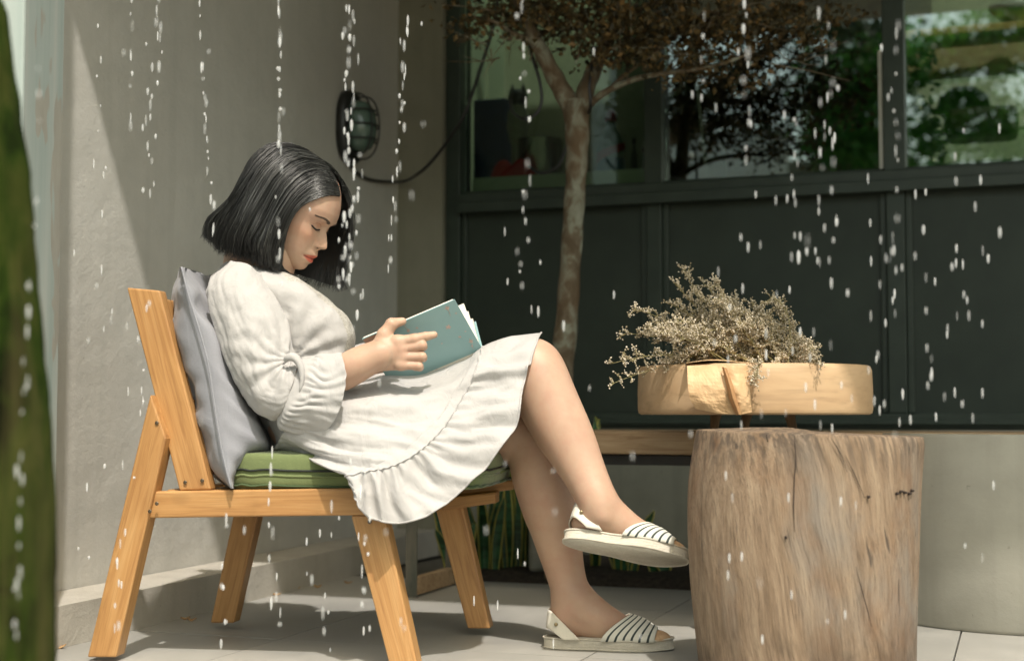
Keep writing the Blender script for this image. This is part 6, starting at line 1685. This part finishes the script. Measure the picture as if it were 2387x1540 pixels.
line(812,20,818,380,36,6,13,8,2.5); line(822,380,815,640,30,6,13,11,2.5); line(808,560,838,740,18,6,12,14,2.5)
LAB[0] = 'water drop in the stream falling on the grey wall behind her hair'
line(463,0,482,330,15,4.5,13,2,2.7); line(482,330,500,540,10,4.5,12,3,2.7)
LAB[0] = 'water drop falling in front of the left part of the grey wall'
line(306,0,308,300,12,5,13,2.5,2.6); line(370,0,345,470,26,5,13,9,2.6); line(236,60,240,500,10,4,11,10,2.7); line(190,560,250,760,7,4.5,12,18,2.6)
LAB[0] = 'water drop in the stream between the wall lamp and the tree'
line(945,45,935,300,16,5,13,6,2.7); line(925,330,908,640,15,5,12,6,2.7); line(980,50,985,60,2,4,11,4,2.7)
LAB[0] = 'water drop in the stream falling just left of the tree fork'
line(1215,0,1222,220,10,6,14,8,2.3); line(1222,240,1230,560,12,5.5,13,7,2.3); line(1170,540,1280,760,9,5,12,25,2.4)
LAB[0] = 'water drop falling in front of the middle and right windows'
line(1635,0,1640,230,6,6,14,6,2.2); line(1735,10,1750,380,12,6,14,8,2.2); line(1935,30,1930,560,16,6,15,12,2.2); line(1850,220,1865,600,8,6,15,10,2.2); line(2090,60,2085,640,20,5.5,14,8,2.2)
LAB[0] = 'water drop falling in front of the dark panels right of the tree'
for _ in range(95): DR.append((rd.uniform(1660,2300), rd.uniform(430,1000), rd.uniform(2.1,2.5), rd.uniform(4.5,7), rd.uniform(9,14), LAB[0]))
LAB[0] = 'water drop falling in front of the middle window'
for _ in range(14): DR.append((rd.uniform(1560,2060), rd.uniform(60,430), rd.uniform(2.1,2.4), rd.uniform(4.5,6.5), rd.uniform(9,14), LAB[0]))
LAB[0] = 'water drop near the right edge before the window and the planter'
for _ in range(8): DR.append((rd.uniform(2150,2340), rd.uniform(100,900), rd.uniform(2.1,2.4), rd.uniform(5,8), rd.uniform(10,15), LAB[0]))
LAB[0] = 'water drop falling in front of the log stump or the round planter'
for (x, y) in ((1692,1108),(1707,1160),(1838,1160),(1960,1168),(1995,1178),(1700,1300),(1729,1297),(1697,1340),(1845,1386),(1970,1432),(1777,1490),(2316,1131),(2290,1300)): DR.append((x, y, 2.35, 5.5, 12, LAB[0]))
LAB[0] = 'water drop falling in front of the rear chair leg'
line(285,1235,270,1500,12,5,13,6,2.6); line(310,760,330,1130,7,4.5,11,25,2.7); line(236,1030,205,1420,6,4.5,12,15,2.7)
LAB[0] = 'water drop in the stream falling before the mossy green trunk'
line(72,640,30,1480,26,5.5,15,4,1.6,.03); line(88,160,82,590,6,4,9,4,1.6,.03)
LAB[0] = 'water drop falling before the seat cushion and the paving under the chair'
line(625,1040,650,1480,13,5,14,8,2.6); line(840,1060,850,1480,18,5,15,10,2.6); line(760,1180,750,1520,14,5,14,20,2.6); line(515,1200,525,1500,8,5,13,8,2.6); line(880,1180,865,1210,3,5,14,3,2.6)
LAB[0] = 'water drop falling before the chair back post'
line(352,700,330,1000,5,4.5,11,8,2.7)
LAB[0] = 'water drop falling beside the planted foot'
for (x, y) in ((1105,1400),(1160,1410),(1207,1290),(1290,1500)): DR.append((x, y, 2.8, 4, 13, LAB[0]))
LAB[0] = 'water drop scattered by itself in front of the yard'
for _ in range(40): DR.append((rd.uniform(150,2380), rd.uniform(20,1500), rd.uniform(1.6,2.6), rd.uniform(3,5.5), rd.uniform(5,12), LAB[0]))
rd.shuffle(DR)
big = sorted(DR, key=lambda d: -d[3]*d[4]); indiv, rest = big[:290], big[290:]
for (x, y, Y, w, h, lab_) in indiv:
    o = bpy.data.objects.new('water_drop', drop_me); COL.objects.link(o); o.location = at(x, y, Y); k_ = mpp(Y)
    o.scale = (w*k_/.72, w*k_/.72, h*k_); tag(o, lab_, 'water drop', lab_.replace('water drop', 'water drops'))
V, Fc = [], []
for (x, y, Y, w, h, lab_) in rest:
    c = at(x, y, Y); k_ = mpp(Y); b0 = len(V)
    V += [tuple(Vector(v.co)*1 * 1) for v in ()]
    for v in drop_me.vertices: V.append((c.x+v.co.x*w*k_/.72, c.y+v.co.y*w*k_/.72, c.z+v.co.z*h*k_))
    for p in drop_me.polygons: Fc.append(tuple(b0+i for i in p.vertices))
if V: tag(pyobj('water_spray', V, Fc, M_['water'], None, True), 'smaller water drops scattered among the falling streams', kind='stuff')
# ---- fallen leaves on the paving along the kerb
M_['fallen'] = simple('fallen_leaf', (.30,.17,.07), (.42,.27,.13), 60, .8)
for i, (x, y, nm) in enumerate(((432,1510-70,'left most dry leaf at the kerb foot between the chair legs'),(447,1443,'dry leaf curled beside another just behind the rear chair legs'),(141,1506,'dry leaf at the kerb foot left of the chair'),(645,1384,'dry leaf on the paving right of the far rear chair leg'),(740,1366,'tiny dry leaf further along the kerb behind the chair'),(812,1357,'dry leaf near the metal bench leg'),(690,1370,'dry leaf mid way along the kerb under the seat'))):
    p = onfloor(x, y, .004); s = .010
    V = []; n = 8
    for k_ in range(n): a = 2*math.pi*k_/n; V.append(p + Vector((math.cos(a)*s*1.3, math.sin(a)*s*.7, .004*math.cos(a*2)+.003*rd.random())))
    V.append(p + Vector((0, 0, .0015))); o = pyobj('fallen_leaf', V, [(k_, (k_+1) % n, n) for k_ in range(n)], M_['fallen'], None, True, loc=p); o.modifiers.new('solid', 'SOLIDIFY').thickness = .0012
    tag(o, nm, 'leaf', 'dry leaves fallen along the kerb')
